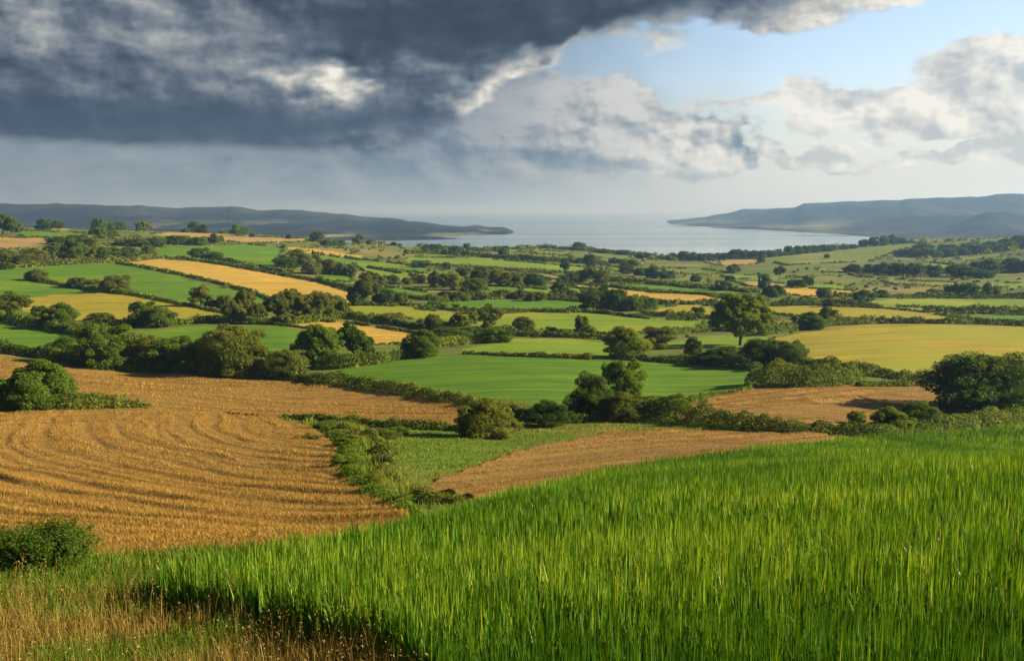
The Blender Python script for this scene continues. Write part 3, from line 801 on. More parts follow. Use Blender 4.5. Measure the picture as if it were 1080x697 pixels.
def K(r, g, b):                                                    # radiance seen in the picture -> background value
    s = 1.0 / (SKY_S * 2 ** EXPO)
    lin = lambda c: (c / 12.92 if c <= 0.04045 else ((c + 0.055) / 1.055) ** 2.4)
    return tuple(lin(x / 255.0) * s for x in (r, g, b))


# far pale veil and thin cloud on the right
veil = ss(150.0, 5.0, el + (strat - 0.5) * 60.0)
c0 = mixc(veil * 0.95, clear, K(222, 226, 222))
thin = blob(985, 100, 170, 17) * 1.15 + blob(835, 108, 80, 10) * 1.0 + blob(1060, 72, 70, 20) * 0.9 + blob(1000, 132, 170, 12) * 0.8 + blob(1250, 100, 200, 60)
thin_a = ss(0.34, 0.80, thin + (fine - 0.5) * 1.0 + (strat - 0.5) * 1.5)
c1 = mixc(thin_a * 0.95, c0, mixc((relief_ * 4.0 + 0.55).clamp(), K(184, 190, 192), K(246, 242, 232)))
cum = blob(1035, 164, 62, 15) * 1.15 + blob(955, 170, 45, 9) * 0.9 + blob(820, 164, 70, 14) * 0.9 + blob(1150, 160, 90, 24) + blob(895, 174, 70, 9) * 0.7
cum_a = ss(0.36, 0.56, cum + (bil - 0.45) * 1.6)
c2 = mixc(cum_a * 0.9, c1, mixc((relief_ * 4.5 + 0.5).clamp(), K(192, 197, 196), K(250, 246, 236)))
# the white-grey pile at the centre
pile = blob(600, 132, 135, 46) * 1.3 + blob(705, 150, 85, 30) * 1.2 + blob(560, 95, 80, 40) + blob(480, 120, 90, 50) * 0.9 + blob(730, 170, 80, 15) * 0.8 + blob(350, 185, 300, 34) * 0.9
pile_a = ss(0.34, 0.60, pile + (bil - 0.45) * 1.6) * ss(2.0, 62.0, el)
pb = 0.66 + (blob(545, 105, 70, 32) + blob(520, 128, 40, 16) * 0.8 + blob(655, 112, 90, 22) * 0.9) * 0.40 - blob(620, 165, 160, 18) * 0.08 - blob(290, 185, 220, 40) * 0.50 + relief_ * 3.0 + (fine - 0.5) * 0.35
pile_c = ramp(pb.clamp(), [(0.0, K(118, 134, 150)), (0.28, K(156, 168, 175)), (0.55, K(196, 200, 198)), (0.8, K(230, 228, 220)), (1.0, K(250, 246, 236))])
c3 = mixc(pile_a * 0.95, c2, pile_c)
# under the dark deck, left: slate air with rain veils
lo_a = ss(420.0, -40.0, az + (wx - 0.5) * 120.0 + 90.0) * ss(0.0, 30.0, el + 60.0)
c3 = mixc(lo_a * 0.86, c3, mixc((ss(80.0, 0.0, el) * 0.6 + (strat - 0.4) * 0.6 + relief_ * 1.5).clamp(), K(100, 119, 140), K(140, 154, 166)))
# the dark deck of cloud over the top and the left
base = curve_of([(-120, 146), (0, 146), (150, 151), (300, 160), (410, 164), (470, 148), (505, 112), (545, 88), (600, 74), (660, 64), (720, 54), (800, 46), (880, 34), (960, 18), (1020, 0), (1120, -55), (1250, -75)], az + (wx - 0.5) * 50.0)
dist = el + (bil - 0.45) * 95.0 * ss(-330.0, 120.0, az) + (wy - 0.5) * 22.0 + (fine - 0.5) * 12.0 - base
dark_a = ss(-7.0, 7.0, dist)
lit_side = ss(-120.0, 60.0, az)                                     # the sun stands on the right: that rim glows
rimw = ss(20.0, 330.0, az) * 34.0 + 22.0
rim = ss(1.0, 0.1, (dist + (fine - 0.5) * 16.0) / rimw) * lit_side
hole = blob(350, 84, 46, 26) * 0.95 + blob(372, 72, 34, 16) * 0.30 + blob(300, 78, 70, 24) * 0.16
gap2 = blob(520, 98, 56, 34) * 0.50 + blob(545, 120, 50, 22) * 0.4 + blob(480, 134, 90, 10) * 0.30 + blob(420, 148, 100, 6) * 0.22
soft = blob(130, 36, 190, 44) * 0.20 + blob(50, 42, 40, 22) * 0.16 + blob(220, 8, 110, 30) * 0.12 + blob(270, 50, 60, 30) * 0.10
heavy = blob(170, 128, 330, 26) * 0.12 + blob(480, 30, 190, 34) * 0.20 + blob(650, 22, 130, 30) * 0.16
calm = (1.0 - blob(520, 25, 250, 50) * 0.75) * (1.0 - blob(170, 132, 380, 30) * 0.65) * (1.0 - blob(120, 70, 300, 60) * 0.40)
db = 0.30 + hole * (bil * 2.4 - 0.1) + gap2 * (bil * 2.2 + 0.1) + soft - heavy + (relief_ * 1.5 + (bil - 0.45) * 0.34 + (fine - 0.5) * 0.16) * calm + (big - 0.5) * 0.30 + rim * 0.55
dark_c = ramp(db.clamp(), [(0.0, K(42, 53, 66)), (0.18, K(58, 71, 87)), (0.36, K(92, 104, 119)), (0.58, K(142, 149, 155)), (0.78, K(198, 197, 190)), (1.0, K(248, 243, 232))])
blue_band = blob(170, 128, 360, 24, az, el)
dark_c = mixc(blue_band * 0.6, dark_c, K(58, 79, 102))
c4 = mixc(dark_a * 0.98, c3, dark_c)
bg = node('ShaderNodeBackground'); bg.inputs['Strength'].default_value = SKY_S
E.nt.links.new(c4.s, bg.inputs['Color'])
wo = node('ShaderNodeOutputWorld'); E.nt.links.new(bg.outputs[0], wo.inputs['Surface'])
W.cycles.sampling_method = 'MANUAL'; W.cycles.sample_map_resolution = 512

vs = SC.view_settings
SC.display_settings.display_device = 'sRGB'
vs.view_transform = 'Standard'; vs.look = 'None'; vs.gamma = 1.0; vs.use_curve_mapping = False; vs.exposure = EXPO
SC.render.engine = 'CYCLES'
SC.cycles.max_bounces = 6; SC.cycles.diffuse_bounces = 2; SC.cycles.glossy_bounces = 2; SC.cycles.transmission_bounces = 3
SC.cycles.volume_bounces = 0; SC.cycles.transparent_max_bounces = 4
SC.cycles.use_denoising = True
SC.cycles.sample_clamp_indirect = 4.0

# ------------------------------------------------------------------ foliage
def cards(C, Nrm, size, aspect=1.6, jit=0.9, seed=0):
    """one small pointed leaf spray (a bent diamond: two triangles) at each centre, roughly facing Nrm"""
    g = np.random.default_rng(seed)
    n = len(C)
    N = Nrm + g.normal(0, jit, (n, 3)); N /= np.linalg.norm(N, axis=1, keepdims=True) + 1e-9
    R = g.normal(0, 1, (n, 3)); T = np.cross(N, R); T /= np.linalg.norm(T, axis=1, keepdims=True) + 1e-9
    B = np.cross(N, T)
    s = (size * g.uniform(0.6, 1.4, n))[:, None]
    L = T * s * aspect * 0.5; Wd = B * s * 0.5
    V = np.stack([C - L, C + Wd + N * s * 0.18, C + L, C - Wd + N * s * 0.10], 1).reshape(-1, 3)
    Fq = np.arange(n * 4).reshape(n, 4)
    return V, Fq


def crown_lobes(kind, g):
    """ellipsoid lobes of a unit crown: x,y in +-0.5, z 0..1"""
    lob = []
    if kind == 'tree':
        lob.append((0, 0, 0.66, 0.30, 0.24))
        for k in range(11):
            a = k * 2.399 + g.uniform(-0.4, 0.4); rr = g.uniform(0.20, 0.35); z = g.uniform(0.36, 0.70)
            s = g.uniform(0.13, 0.20); lob.append((rr * math.cos(a), rr * math.sin(a), z, s, s * 0.85))
        for k in range(6):
            a = g.uniform(0, 6.28); rr = g.uniform(0.0, 0.20); s = g.uniform(0.13, 0.19)
            lob.append((rr * math.cos(a), rr * math.sin(a), g.uniform(0.72, 0.86), s, s * 0.8))
    elif kind == 'oak':                                               # the lone tree: open, flat bottomed, clumped
        for k in range(24):
            ph = (k + 0.5) / 24; a = k * 2.39996; zz = ph ** 0.9; rr = 0.385 * math.sqrt(max(0.0, 1 - zz * zz * 0.93)) * (0.9 + 0.2 * g.random()) * (0.80 if zz < 0.12 else 1.0)
            s = g.uniform(0.10, 0.135); lob.append((rr * math.cos(a), rr * math.sin(a), 0.36 + 0.50 * zz + g.uniform(-0.03, 0.03), s, s * 0.8))
        for k in range(6):
            a = g.uniform(0, 6.28); rr = g.uniform(0.05, 0.25); s = g.uniform(0.10, 0.14)
            lob.append((rr * math.cos(a), rr * math.sin(a), g.uniform(0.40, 0.62), s, s * 0.8))
    elif kind == 'cone':
        for k in range(10):
            z = 0.12 + 0.085 * k; a = k * 2.399; w = 0.36 * (1 - (z - 0.1) / 0.95) + 0.05
            lob.append((0.22 * w * math.cos(a), 0.22 * w * math.sin(a), z, w * 0.95, 0.14))
    else:                                                             # bush: leafy to the ground
        lob.append((0, 0, 0.45, 0.36, 0.42))
        for k in range(12):
            a = k * 2.399 + g.uniform(-0.4, 0.4); rr = g.uniform(0.20, 0.34); z = g.uniform(0.14, 0.62)
            s = g.uniform(0.14, 0.21); lob.append((rr * math.cos(a), rr * math.sin(a), z, s, s * 1.0))
        for k in range(6):
            a = g.uniform(0, 6.28); rr = g.uniform(0.06, 0.28); s = g.uniform(0.14, 0.21)
            lob.append((rr * math.cos(a), rr * math.sin(a), g.uniform(0.66, 0.84), s, s * 0.95))
    # every bough carries smaller clumps
    out = []
    for (x, y, z, rx, rz) in lob:
        for k in range(8):
            d = g.normal(0, 1, 3); d[2] = d[2] * 0.8 + 0.25; d /= np.linalg.norm(d)
            f = g.uniform(0.34, 0.60); q = g.uniform(0.62, 0.98)
            out.append((x + d[0] * rx * q, y + d[1] * rx * q, z + d[2] * rz * q, rx * f, rz * f * 0.9))
    return out


def feather_mesh(g, n, size, seed):
    """a loose shrub: many whippy shoots leaving the ground, set with narrow leaves"""
    ns = 520
    a = g.uniform(0, 2 * math.pi, ns); r0 = 0.30 * np.sqrt(g.random(ns)); out = g.uniform(0.05, 0.30, ns); top = g.uniform(0.55, 1.0, ns) * (1.05 - 1.1 * (r0 + out * 0.5) ** 1.5)
    k = g.integers(0, ns, n); t = 0.12 + 0.88 * g.random(n) ** 0.8
    rr = r0[k] + out[k] * t ** 1.6
    C = np.c_[np.cos(a[k]) * rr, np.sin(a[k]) * rr, top[k] * t] + g.normal(0, 0.014, (n, 3))
    C[:, 2] = np.maximum(C[:, 2], 0.01)
    tint = np.clip(0.40 + g.normal(0, 0.10, ns)[k] + g.normal(0, 0.18, n), 0, 1)
    V, Fq = cards(C, np.c_[np.cos(a[k]), np.sin(a[k]), np.full(n, 0.4)], size * 0.8, aspect=2.8, seed=seed)
    lo, hi = np.percentile(V, 0.4, axis=0), np.percentile(V, 99.6, axis=0)
    V[:, :2] = (V[:, :2] - (lo[:2] + hi[:2]) / 2) / (hi[:2] - lo[:2]); V[:, 2] = V[:, 2] / hi[2]
    return mesh_np('crown', V, Fq, tint=np.repeat(tint, 4))


def crown_mesh(kind, n, size, seed):
    g = np.random.default_rng(seed)
    lob = np.array(crown_lobes(kind, g))
    w = lob[:, 3] ** 2; w /= w.sum()
    k = g.choice(len(lob), n * 2, p=w)
    d = g.normal(0, 1, (n * 2, 3)); d /= np.linalg.norm(d, axis=1, keepdims=True)
    if kind == 'feather': return feather_mesh(g, n, size, seed)
    rad = 1.0 - 0.45 * g.random(n * 2) ** 1.8 + 0.10 * g.normal(0, 1, n * 2) * (g.random(n * 2) < 0.5)
    C = lob[k, :3] + d * rad[:, None] * np.c_[lob[k, 3], lob[k, 3], lob[k, 4]]
    # drop what lies deep inside another lobe
    depth = np.full(n * 2, 9.0)
    for L in lob:
        q = np.sqrt(((C - L[:3]) ** 2 / np.array([L[3], L[3], L[4]]) ** 2).sum(1)); depth = np.minimum(depth, q)
    # twig-scale gaps
    gap = fbm(C[:, 0] * 9 + seed, C[:, 1] * 9 + C[:, 2] * 7, seed, 2)
    keep = np.where((depth > 0.50) & (gap > (0.40 if kind == 'oak' else 0.32)) & (C[:, 2] > 0.0))[0][:n]
    C, d = C[keep], d[keep]
    tint = np.clip(0.42 + 0.5 * (fbm(C[:, 0] * 6 + 3, C[:, 2] * 6 + C[:, 1] * 5, seed + 5, 2) - 0.5) + g.normal(0, 0.20, len(C)), 0, 1)
    V, Fq = cards(C, d + np.array([0, 0, 0.35]), size * (0.62 if kind == 'feather' else 1.0), aspect=4.2 if kind == 'feather' else 1.6, seed=seed)
    # fill the unit box exactly
    lo, hi = np.percentile(V, 0.4, axis=0), np.percentile(V, 99.6, axis=0)
    V[:, 0] = (V[:, 0] - (lo[0] + hi[0]) / 2) / (hi[0] - lo[0]); V[:, 1] = (V[:, 1] - (lo[1] + hi[1]) / 2) / (hi[1] - lo[1])
    z0 = 0.0 if kind in ('bush', 'cone', 'feather') else 0.25 if kind == 'oak' else 0.2
    V[:, 2] = z0 + (V[:, 2] - lo[2]) / (hi[2] - lo[2]) * (1 - z0)
    return mesh_np('crown', V, Fq, tint=np.repeat(tint, 4))


def tube(P, R, nseg=7):
    P = np.array(P, float); R = np.array(R, float)
    V, Q = [], []
    for i in range(len(P)):
        t = P[min(i + 1, len(P) - 1)] - P[max(i - 1, 0)]; t /= np.linalg.norm(t)
        s = np.cross(t, [0.31, 0.95, 0.05]); s /= np.linalg.norm(s); b = np.cross(t, s)
        for k in range(nseg):
            a = 2 * math.pi * k / nseg
            V.append(P[i] + R[i] * (s * math.cos(a) + b * math.sin(a)))
    for i in range(len(P) - 1):
        for k in range(nseg):
            Q.append((i * nseg + k, i * nseg + (k + 1) % nseg, (i + 1) * nseg + (k + 1) % nseg, (i + 1) * nseg + k))
    return np.array(V), np.array(Q)


def trunk_mesh(kind, seed):
    g = np.random.default_rng(seed + 900)
    parts = []
    if kind in ('tree', 'oak'):
        parts.append(tube([(0, 0, -0.03), (0.005, 0.0, 0.05), (0.01, 0.005, 0.20), (0.0, 0.01, 0.36), (0.02, 0.0, 0.55)], [0.050, 0.034, 0.027, 0.022, 0.010]))
        for k in range(8):
            a = k * 2.399 + g.uniform(-0.3, 0.3); z0 = g.uniform(0.20, 0.38); l = g.uniform(0.20, 0.33)
            e = np.array([math.cos(a) * l, math.sin(a) * l, z0 + g.uniform(0.15, 0.36)])
            mid = np.array([math.cos(a) * l * 0.5, math.sin(a) * l * 0.5, z0 + (e[2] - z0) * 0.38])
            parts.append(tube([(0.005, 0, z0), mid, e], [0.017, 0.011, 0.004], 5))
    else:
        for k in range(6):
            a = k * 1.05 + g.uniform(-0.3, 0.3); l = g.uniform(0.08, 0.28)
            parts.append(tube([(math.cos(a) * 0.04, math.sin(a) * 0.04, -0.03), (math.cos(a) * l * 0.6, math.sin(a) * l * 0.6, 0.30), (math.cos(a) * l, math.sin(a) * l, 0.66)], [0.022, 0.014, 0.005], 5))
    V, Q, k = [], [], 0
    for v, q in parts:
        V.append(v); Q.append(q + k); k += len(v)
    return mesh_np('trunk', np.concatenate(V), np.concatenate(Q), smooth=True)


LODS = {'big': (46000, 0.0150), 'mid': (12000, 0.030), 'small': (2300, 0.070)}
_crowns, _trunks = {}, {}


def crown_of(kind, lod, var):
    key = (kind, lod, var)
    if key not in _crowns:
        n, s = LODS[lod]
        _crowns[key] = crown_mesh(kind, n, s, 100 + 13 * var + {'tree': 0, 'bush': 300, 'cone': 600, 'oak': 800, 'feather': 950}[kind])
        _crowns[key].materials.append(None)
    return _crowns[key]


def trunk_of(kind, var):
    key = (kind, var)
    if key not in _trunks:
        _trunks[key] = trunk_mesh(kind, var); _trunks[key].materials.append(M_BARK)
    return _trunks[key]


_count = [0]
PLANTED = []


def plant(u, v, w, h, form, colour, name, label, group=None):
    """one tree or bush standing where photo pixel (u, v) meets the ground, w x h pixels large"""
    X, Y, Z = spot(u, v)
    px = math.hypot(Y, 0) / F
    _count[0] += 1; k = _count[0]
    W_, H_ = w * px * (1.14 if form == 'bush' else 1.06), h * px * 1.06
    lod = 'big' if max(w, h) >= 24 else 'mid' if max(w, h) >= 11 else 'small'
    var = k % (4 if lod != 'big' else 5)
    rot = (k * 2.1) % 6.28
    sc = (W_, W_ * (0.85 + 0.3 * ((k * 37) % 10) / 10), H_)
    mat = M_LEAF[colour]
    PLANTED.append((X, Y, W_))
    if max(w, h) >= 9:
        t = bpy.data.objects.new(name, None); COL.objects.link(t)
        t.empty_display_size = 0.5
        t.location = (X, Y, Z - 0.02 * H_); t.rotation_euler = (0, 0, rot); t.scale = sc
        c = link('crown' if form in ('tree', 'oak') else 'foliage', crown_of(form, lod, var), mat, t, own_slot=True)
        link('trunk' if form in ('tree', 'oak', 'cone') else 'stems', trunk_of(form, var), None, t)
    else:
        t = link(name, crown_of(form, lod, var), mat, None, own_slot=True)
        t.location = (X, Y, Z - 0.06 * H_ - (0.16 * H_ if form == 'tree' else 0)); t.rotation_euler = (0, 0, rot); t.scale = sc
    tag(t, label, 'tree' if name == 'tree' else 'bush', group)
    return t


ORD = ['first', 'second', 'third', 'fourth', 'fifth', 'sixth', 'seventh', 'eighth', 'ninth', 'tenth', 'eleventh', 'twelfth', 'thirteenth',
       'fourteenth', 'fifteenth', 'sixteenth', 'seventeenth', 'eighteenth', 'nineteenth', 'twentieth']
NUM = 'zero one two three four five six seven eight nine ten eleven twelve thirteen fourteen fifteen sixteen seventeen eighteen nineteen twenty'.split()


def grove(place, adj, noun, items, colour='dark', form=None):
    """several plants standing together; each label says which of them it is"""
    form = form or noun
    items = sorted(items, key=lambda q: q[0])
    n = len(items)
    big = max(range(n), key=lambda i: items[i][2] * items[i][3]) if n > 1 else -1
    for i, it in enumerate(items):
        u, v, w, h = it[:4]
        fo = it[4] if len(it) > 4 and it[4] else form
        cl = it[5] if len(it) > 5 else colour
        nm = 'bush' if fo in ('bush', 'feather') else 'tree'
        if n == 1: lab = f'{adj} {noun} {place}'
        elif i == big: lab = f'largest {adj} {noun} {place}, {ORD[i]} from the left'
        else: lab = f'{adj} {noun} {place}, {ORD[i]} from left of {NUM[n]}'
        plant(u, v, w, h, fo, cl, nm, lab, None if n == 1 else f'{noun}s {place}')


# ---- near
grove('at the left edge of the ripe grain', 'rounded', 'bush', [(39, 430, 66, 48, 'bush', 'mid'), (6, 428, 46, 28, 'bush', 'mid')])
grove('standing alone in the front left corner', 'feathery dark', 'bush', [(52, 606, 92, 54, 'feather', 'dark')])
grove('cut by the left frame edge near the verge', 'small dark', 'bush', [(-4, 603, 42, 44, 'feather', 'dark')])
grove('in the hedgerow above the ripe grain', 'leafy', 'bush', [(67, 378, 30, 22), (108, 388, 58, 44), (134, 384, 28, 24), (152, 388, 42, 34, 'bush', 'olive'), (184, 391, 48, 36, 'bush', 'mid'), (213, 393, 34, 32), (244, 396, 62, 50, 'bush', 'olive'), (278, 395, 30, 28), (303, 398, 42, 28, 'bush', 'olive')])
grove('beside the small paddock', 'fresh green', 'tree', [(340, 386, 46, 42, 'tree', 'mid'), (372, 380, 42, 38, 'tree', 'dark')])
grove('left of the fresh green pair', 'small dark', 'bush', [(315, 380, 20, 18)])
grove('at the corner of the central green field', 'dark rounded', 'bush', [(443, 376, 34, 27, 'bush', 'dark')])
grove('at the tip of the grassy tongue', 'olive gorse', 'bush', [(515, 461, 58, 38, 'bush', 'olive')])
grove('between the gorse and the dark leafy pair', 'low dark', 'bush', [(579, 449, 42, 24, 'bush', 'dark')])
grove('on the front hedge by the central field', 'tall leafy', 'bush', [(623, 442, 50, 46, 'bush', 'dark'), (655, 436, 46, 54, 'bush', 'mid'), (656, 444, 46, 30, 'bush', 'olive')])
grove('on the front hedge beside the brown stubble', 'low green', 'bush', [(688, 440, 40, 22, 'bush', 'mid'), (716, 432, 20, 16, 'bush', 'dark')])
grove('beyond the crest of green wheat', 'great dark', 'bush', [(1030, 436, 92, 62, 'bush', 'dark'), (1072, 432, 50, 46, 'bush', 'dark')])
grove('in front of the great dark bush', 'scrubby green', 'bush', [(942, 457, 40, 26, 'bush', 'lime'), (968, 454, 38, 30, 'bush', 'mid'), ])
grove('in the brown stubble field', 'tiny yellowish', 'bush', [(903, 447, 18, 13, 'bush', 'lime')])
grove('on the tangled grassy bank', 'low loose', 'bush', [(370, 472, 28, 13, 'bush', 'lime'), (366, 494, 30, 14, 'bush', 'mid'), (394, 514, 30, 14, 'bush', 'lime'), (428, 533, 28, 12, 'bush', 'mid'), (400, 463, 34, 9, 'bush', 'olive'), (402, 490, 22, 10, 'bush', 'olive'), (345, 452, 26, 8, 'bush', 'mid'), (420, 458, 22, 8, 'bush', 'mid')])
# ---- lone tree and what stands round it
grove('rising alone above dark scrub right of centre', 'broad yellow green', 'tree', [(781, 364, 58, 52, 'oak', 'lime')])
grove('at the foot of the lone tree', 'dark', 'bush', [(758, 384, 42, 18), (800, 386, 34, 28), (826, 385, 38, 24), (842, 383, 20, 23, 'bush', 'olive')])
grove('left of the lone tree', 'upright dark', 'bush', [(731, 380, 18, 24)])
grove('behind the lime yellow strip', 'large rounded', 'bush', [(661, 377, 40, 32, 'bush', 'lime')])
grove('right of the large rounded one', 'olive', 'bush', [(697, 359, 32, 14, 'bush', 'olive'), (690, 368, 24, 12, 'bush', 'olive')])
grove('on the hedge behind the yellow hill', 'dark', 'bush', [(852, 347, 26, 17), (873, 338, 18, 14)])
grove('in the yellow field left of the lone tree', 'small dark', 'bush', [(737, 334, 14, 10)])
# ---- the row of small oaks
grove('in the hedge behind the central field', 'small round', 'tree', [(517, 345, 28, 23, 'tree', 'olive'), (614, 355, 18, 21, 'tree', 'olive')])
grove('in the hedge behind the central field', 'rounded olive', 'bush', [(456, 347, 16, 15), (486, 349, 23, 18), (552, 353, 22, 18), (581, 354, 15, 9), (622, 355, 13, 10), (413, 340, 22, 10)], colour='olive')
grove('by the gate end of the lime strip', 'low dark', 'bush', [(473, 362, 40, 16), (498, 358, 20, 10), (524, 361, 30, 15)])
# ---- left hillside
grove('in the hedge of the mustard field', 'dark', 'bush', [(62, 346, 34, 25), (42, 334, 15, 11), (80, 350, 22, 10, 'bush', 'olive'), (98, 349, 22, 8, 'bush', 'mid')])
grove('at the left edge of the mustard field', 'airy gnarled', 'tree', [(13, 334, 32, 25, 'tree', 'olive')])
grove('below the mustard field', 'dark crowded', 'bush', [(150, 344, 30, 25), (170, 345, 28, 21)])
grove('at the mustard field edge', 'pale dry', 'bush', [(105, 338, 24, 8)], colour='olive')
grove('on the bright green hillside', 'square topped', 'tree', [(212, 323, 24, 21, 'tree', 'olive')])
grove('beside the square topped one', 'olive', 'bush', [(225, 324, 16, 8), (237, 325, 16, 13)], colour='olive')
grove('below the long golden field', 'olive crowned', 'tree', [(247, 340, 22, 22), (259, 338, 30, 31), (272, 341, 18, 20), (293, 338, 26, 26), (307, 336, 26, 30), (322, 338, 28, 27), (336, 338, 28, 29), (300, 342, 20, 12), (347, 325, 30, 15), (362, 332, 16, 15)], colour='olive', form='tree')
grove('in the dividing hedge of the green hillside', 'rounded olive', 'bush', [(40, 296, 20, 12), (82, 303, 22, 10), (101, 304, 18, 9), (123, 308, 26, 17)], colour='olive')
grove('in the wood above the green hillside', 'dark', 'tree', [(78, 276, 26, 23), (56, 271, 20, 14), (97, 275, 22, 17, 'tree', 'olive'), (108, 275, 18, 14), (122, 273, 18, 12), (137, 273, 18, 12), (157, 270, 13, 11, 'tree', 'olive'), (147, 273, 14, 8)], form='bush')
grove('in the scrub at the left edge', 'shaggy green', 'bush', [(3, 274, 22, 12), (14, 279, 22, 11), (28, 280, 24, 12), (44, 277, 20, 12), (6, 284, 16, 7), (34, 270, 16, 8)], colour='olive')
grove('in the bright green upper pasture', 'rounded', 'bush', [(210, 273, 20, 11), (227, 274, 14, 8)])
# ---- left ridge
grove('on the ridge at the left edge', 'black green', 'tree', [(3, 247, 22, 20), (13, 247, 14, 16), (20, 245, 8, 9, 'bush', 'olive')], form='tree')
grove('on the left skyline in the tan strips', 'dark', 'bush', [(46, 243, 15, 11), (60, 241, 16, 8)])
grove('on the left skyline above the scrub', 'dark', 'tree', [(104, 243, 12, 12), (114, 243, 14, 9), (127, 236, 12, 9), (152, 246, 18, 12, 'tree', 'olive')], form='bush')
grove('under the left skyline', 'scrubby', 'bush', [(104, 251, 18, 10), (118, 250, 14, 7), (62, 257, 18, 7), (80, 256, 18, 8, 'bush', 'olive'), (95, 258, 14, 7)])
grove('below the tan skyline strip', 'low dark', 'bush', [(128, 259, 18, 6, 'bush', 'olive'), (146, 260, 22, 8, 'bush', 'olive'), (165, 260, 20, 10), (184, 258, 22, 9), (197, 258, 16, 9), (212, 259, 13, 9), (225, 257, 11, 10), (233, 255, 7, 6)])
grove('twinned on the left skyline', 'upright dark', 'tree', [(205, 243, 12, 11), (215, 243, 10, 9), (197, 242, 7, 5)], form='bush')
grove('open crowned on the left skyline', 'spindly', 'tree', [(249, 249, 10, 12), (258, 249, 10, 9), (267, 250, 8, 5)], form='tree', colour='mid')
grove('at the right end of the left skyline', 'dark', 'tree', [(305, 252, 7, 5), (334, 255, 13, 10), (378, 255, 11, 9), (390, 256, 7, 5), (346, 259, 18, 6, 'bush'), (358, 259, 14, 6, 'bush')], form='bush')
# ---- wood right of the golden field
grove('in the wood beyond the golden field', 'rounded', 'tree', [(302, 284, 24, 12), (312, 281, 24, 17), (320, 278, 16, 10), (329, 289, 19, 13, 'bush', 'olive'), (338, 284, 12, 9), (347, 289, 18, 15, 'bush', 'olive'), (360, 290, 13, 12, 'bush', 'olive'), (371, 291, 13, 11, 'bush', 'olive')], form='bush')
grove('right of the long golden field', 'broad dark', 'tree', [(384, 321, 34, 28, 'tree', 'olive'), (376, 322, 16, 14, 'bush'), (407, 321, 22, 15, 'bush'), (423, 321, 13, 12, 'bush', 'olive'), (396, 302, 20, 13, 'bush', 'olive')], form='tree')
grove('in the hedges right of the golden field', 'olive', 'bush', [(385, 297, 12, 9), (416, 300, 13, 10), (429, 300, 11, 7), (445, 298, 10, 8), (438, 297, 8, 6)], colour='olive')
# ---- the olive wood
grove('in the olive wood at mid distance', 'rounded', 'tree', [(458, 299, 12, 13), (468, 303, 22, 14), (481, 306, 17, 17, 'bush', 'lime'), (500, 309, 24, 15, 'bush', 'dark'), (491, 296, 17, 14), (508, 299, 20, 17), (523, 299, 16, 15), (531, 302, 16, 15), (542, 302, 18, 15), (552, 299, 15, 10)], colour='olive', form='bush')
grove('behind the olive wood', 'low', 'bush', [(445, 282, 18, 7), (472, 284, 8, 7)])
grove('on the shore left of the domed one', 'dark', 'bush', [(456, 266, 20, 8), (480, 267, 18, 7), (493, 261, 8, 7), (513, 262, 8, 4), (524, 262, 8, 4), (533, 262, 8, 4), (415, 259, 7, 4), (531, 272, 10, 10)])
grove('behind the shaded meadow', 'scrubby', 'bush', [(471, 315, 14, 8), (486, 317, 18, 9), (505, 316, 20, 8), (530, 314, 18, 8), (547, 315, 15, 9), (566, 317, 22, 9), (580, 316, 10, 7)], colour='olive')
# ---- centre
grove('in the dense clump at the centre', 'dark', 'tree', [(623, 328, 26, 23), (638, 327, 24, 25), (652, 328, 24, 22), (666, 328, 22, 16), (681, 327, 22, 13, 'bush', 'mid')], form='bush')
grove('above the dense clump', 'cone shaped', 'tree', [(590, 311, 22, 17, 'cone', 'dark')])
grove('beside the cone shaped one', 'small olive', 'bush', [(603, 314, 12, 8)], colour='olive')
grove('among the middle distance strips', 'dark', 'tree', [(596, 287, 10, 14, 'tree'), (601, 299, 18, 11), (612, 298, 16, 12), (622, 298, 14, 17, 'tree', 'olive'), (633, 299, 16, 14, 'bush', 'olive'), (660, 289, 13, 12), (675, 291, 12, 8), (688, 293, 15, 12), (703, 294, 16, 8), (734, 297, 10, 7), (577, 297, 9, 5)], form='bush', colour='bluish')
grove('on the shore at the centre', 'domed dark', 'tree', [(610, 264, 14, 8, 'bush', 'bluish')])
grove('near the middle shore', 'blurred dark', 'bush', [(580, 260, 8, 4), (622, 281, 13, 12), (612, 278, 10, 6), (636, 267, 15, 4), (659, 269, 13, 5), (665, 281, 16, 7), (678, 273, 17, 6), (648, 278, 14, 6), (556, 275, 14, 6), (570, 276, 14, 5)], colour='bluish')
grove('behind the olive wood at the strip end', 'rounded', 'bush', [(545, 302, 12, 12), (563, 301, 20, 12)])
# ---- right middle distance
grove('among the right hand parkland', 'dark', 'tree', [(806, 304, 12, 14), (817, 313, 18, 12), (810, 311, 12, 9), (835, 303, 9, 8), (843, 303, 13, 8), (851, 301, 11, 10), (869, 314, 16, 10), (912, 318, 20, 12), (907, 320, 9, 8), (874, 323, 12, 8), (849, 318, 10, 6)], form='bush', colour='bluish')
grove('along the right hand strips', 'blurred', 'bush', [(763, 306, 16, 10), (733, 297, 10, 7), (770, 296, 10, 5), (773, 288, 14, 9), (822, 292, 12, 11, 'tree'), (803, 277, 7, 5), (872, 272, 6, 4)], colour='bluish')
_shore = []
for k_ in range(19):
    uu_ = 712 + k_ * 9.2
    _shore.append((uu_, np.interp(uu_, [700, 740, 765, 800, 840, 880], [274, 275.5, 273, 272.5, 268.5, 264]), 10 + 4 * ((k_ * 7) % 5) / 5, 6 + 4 * ((k_ * 11) % 6) / 6))
grove('in the treeline along the bay', 'dark', 'tree', _shore, form='bush', colour='bluish')
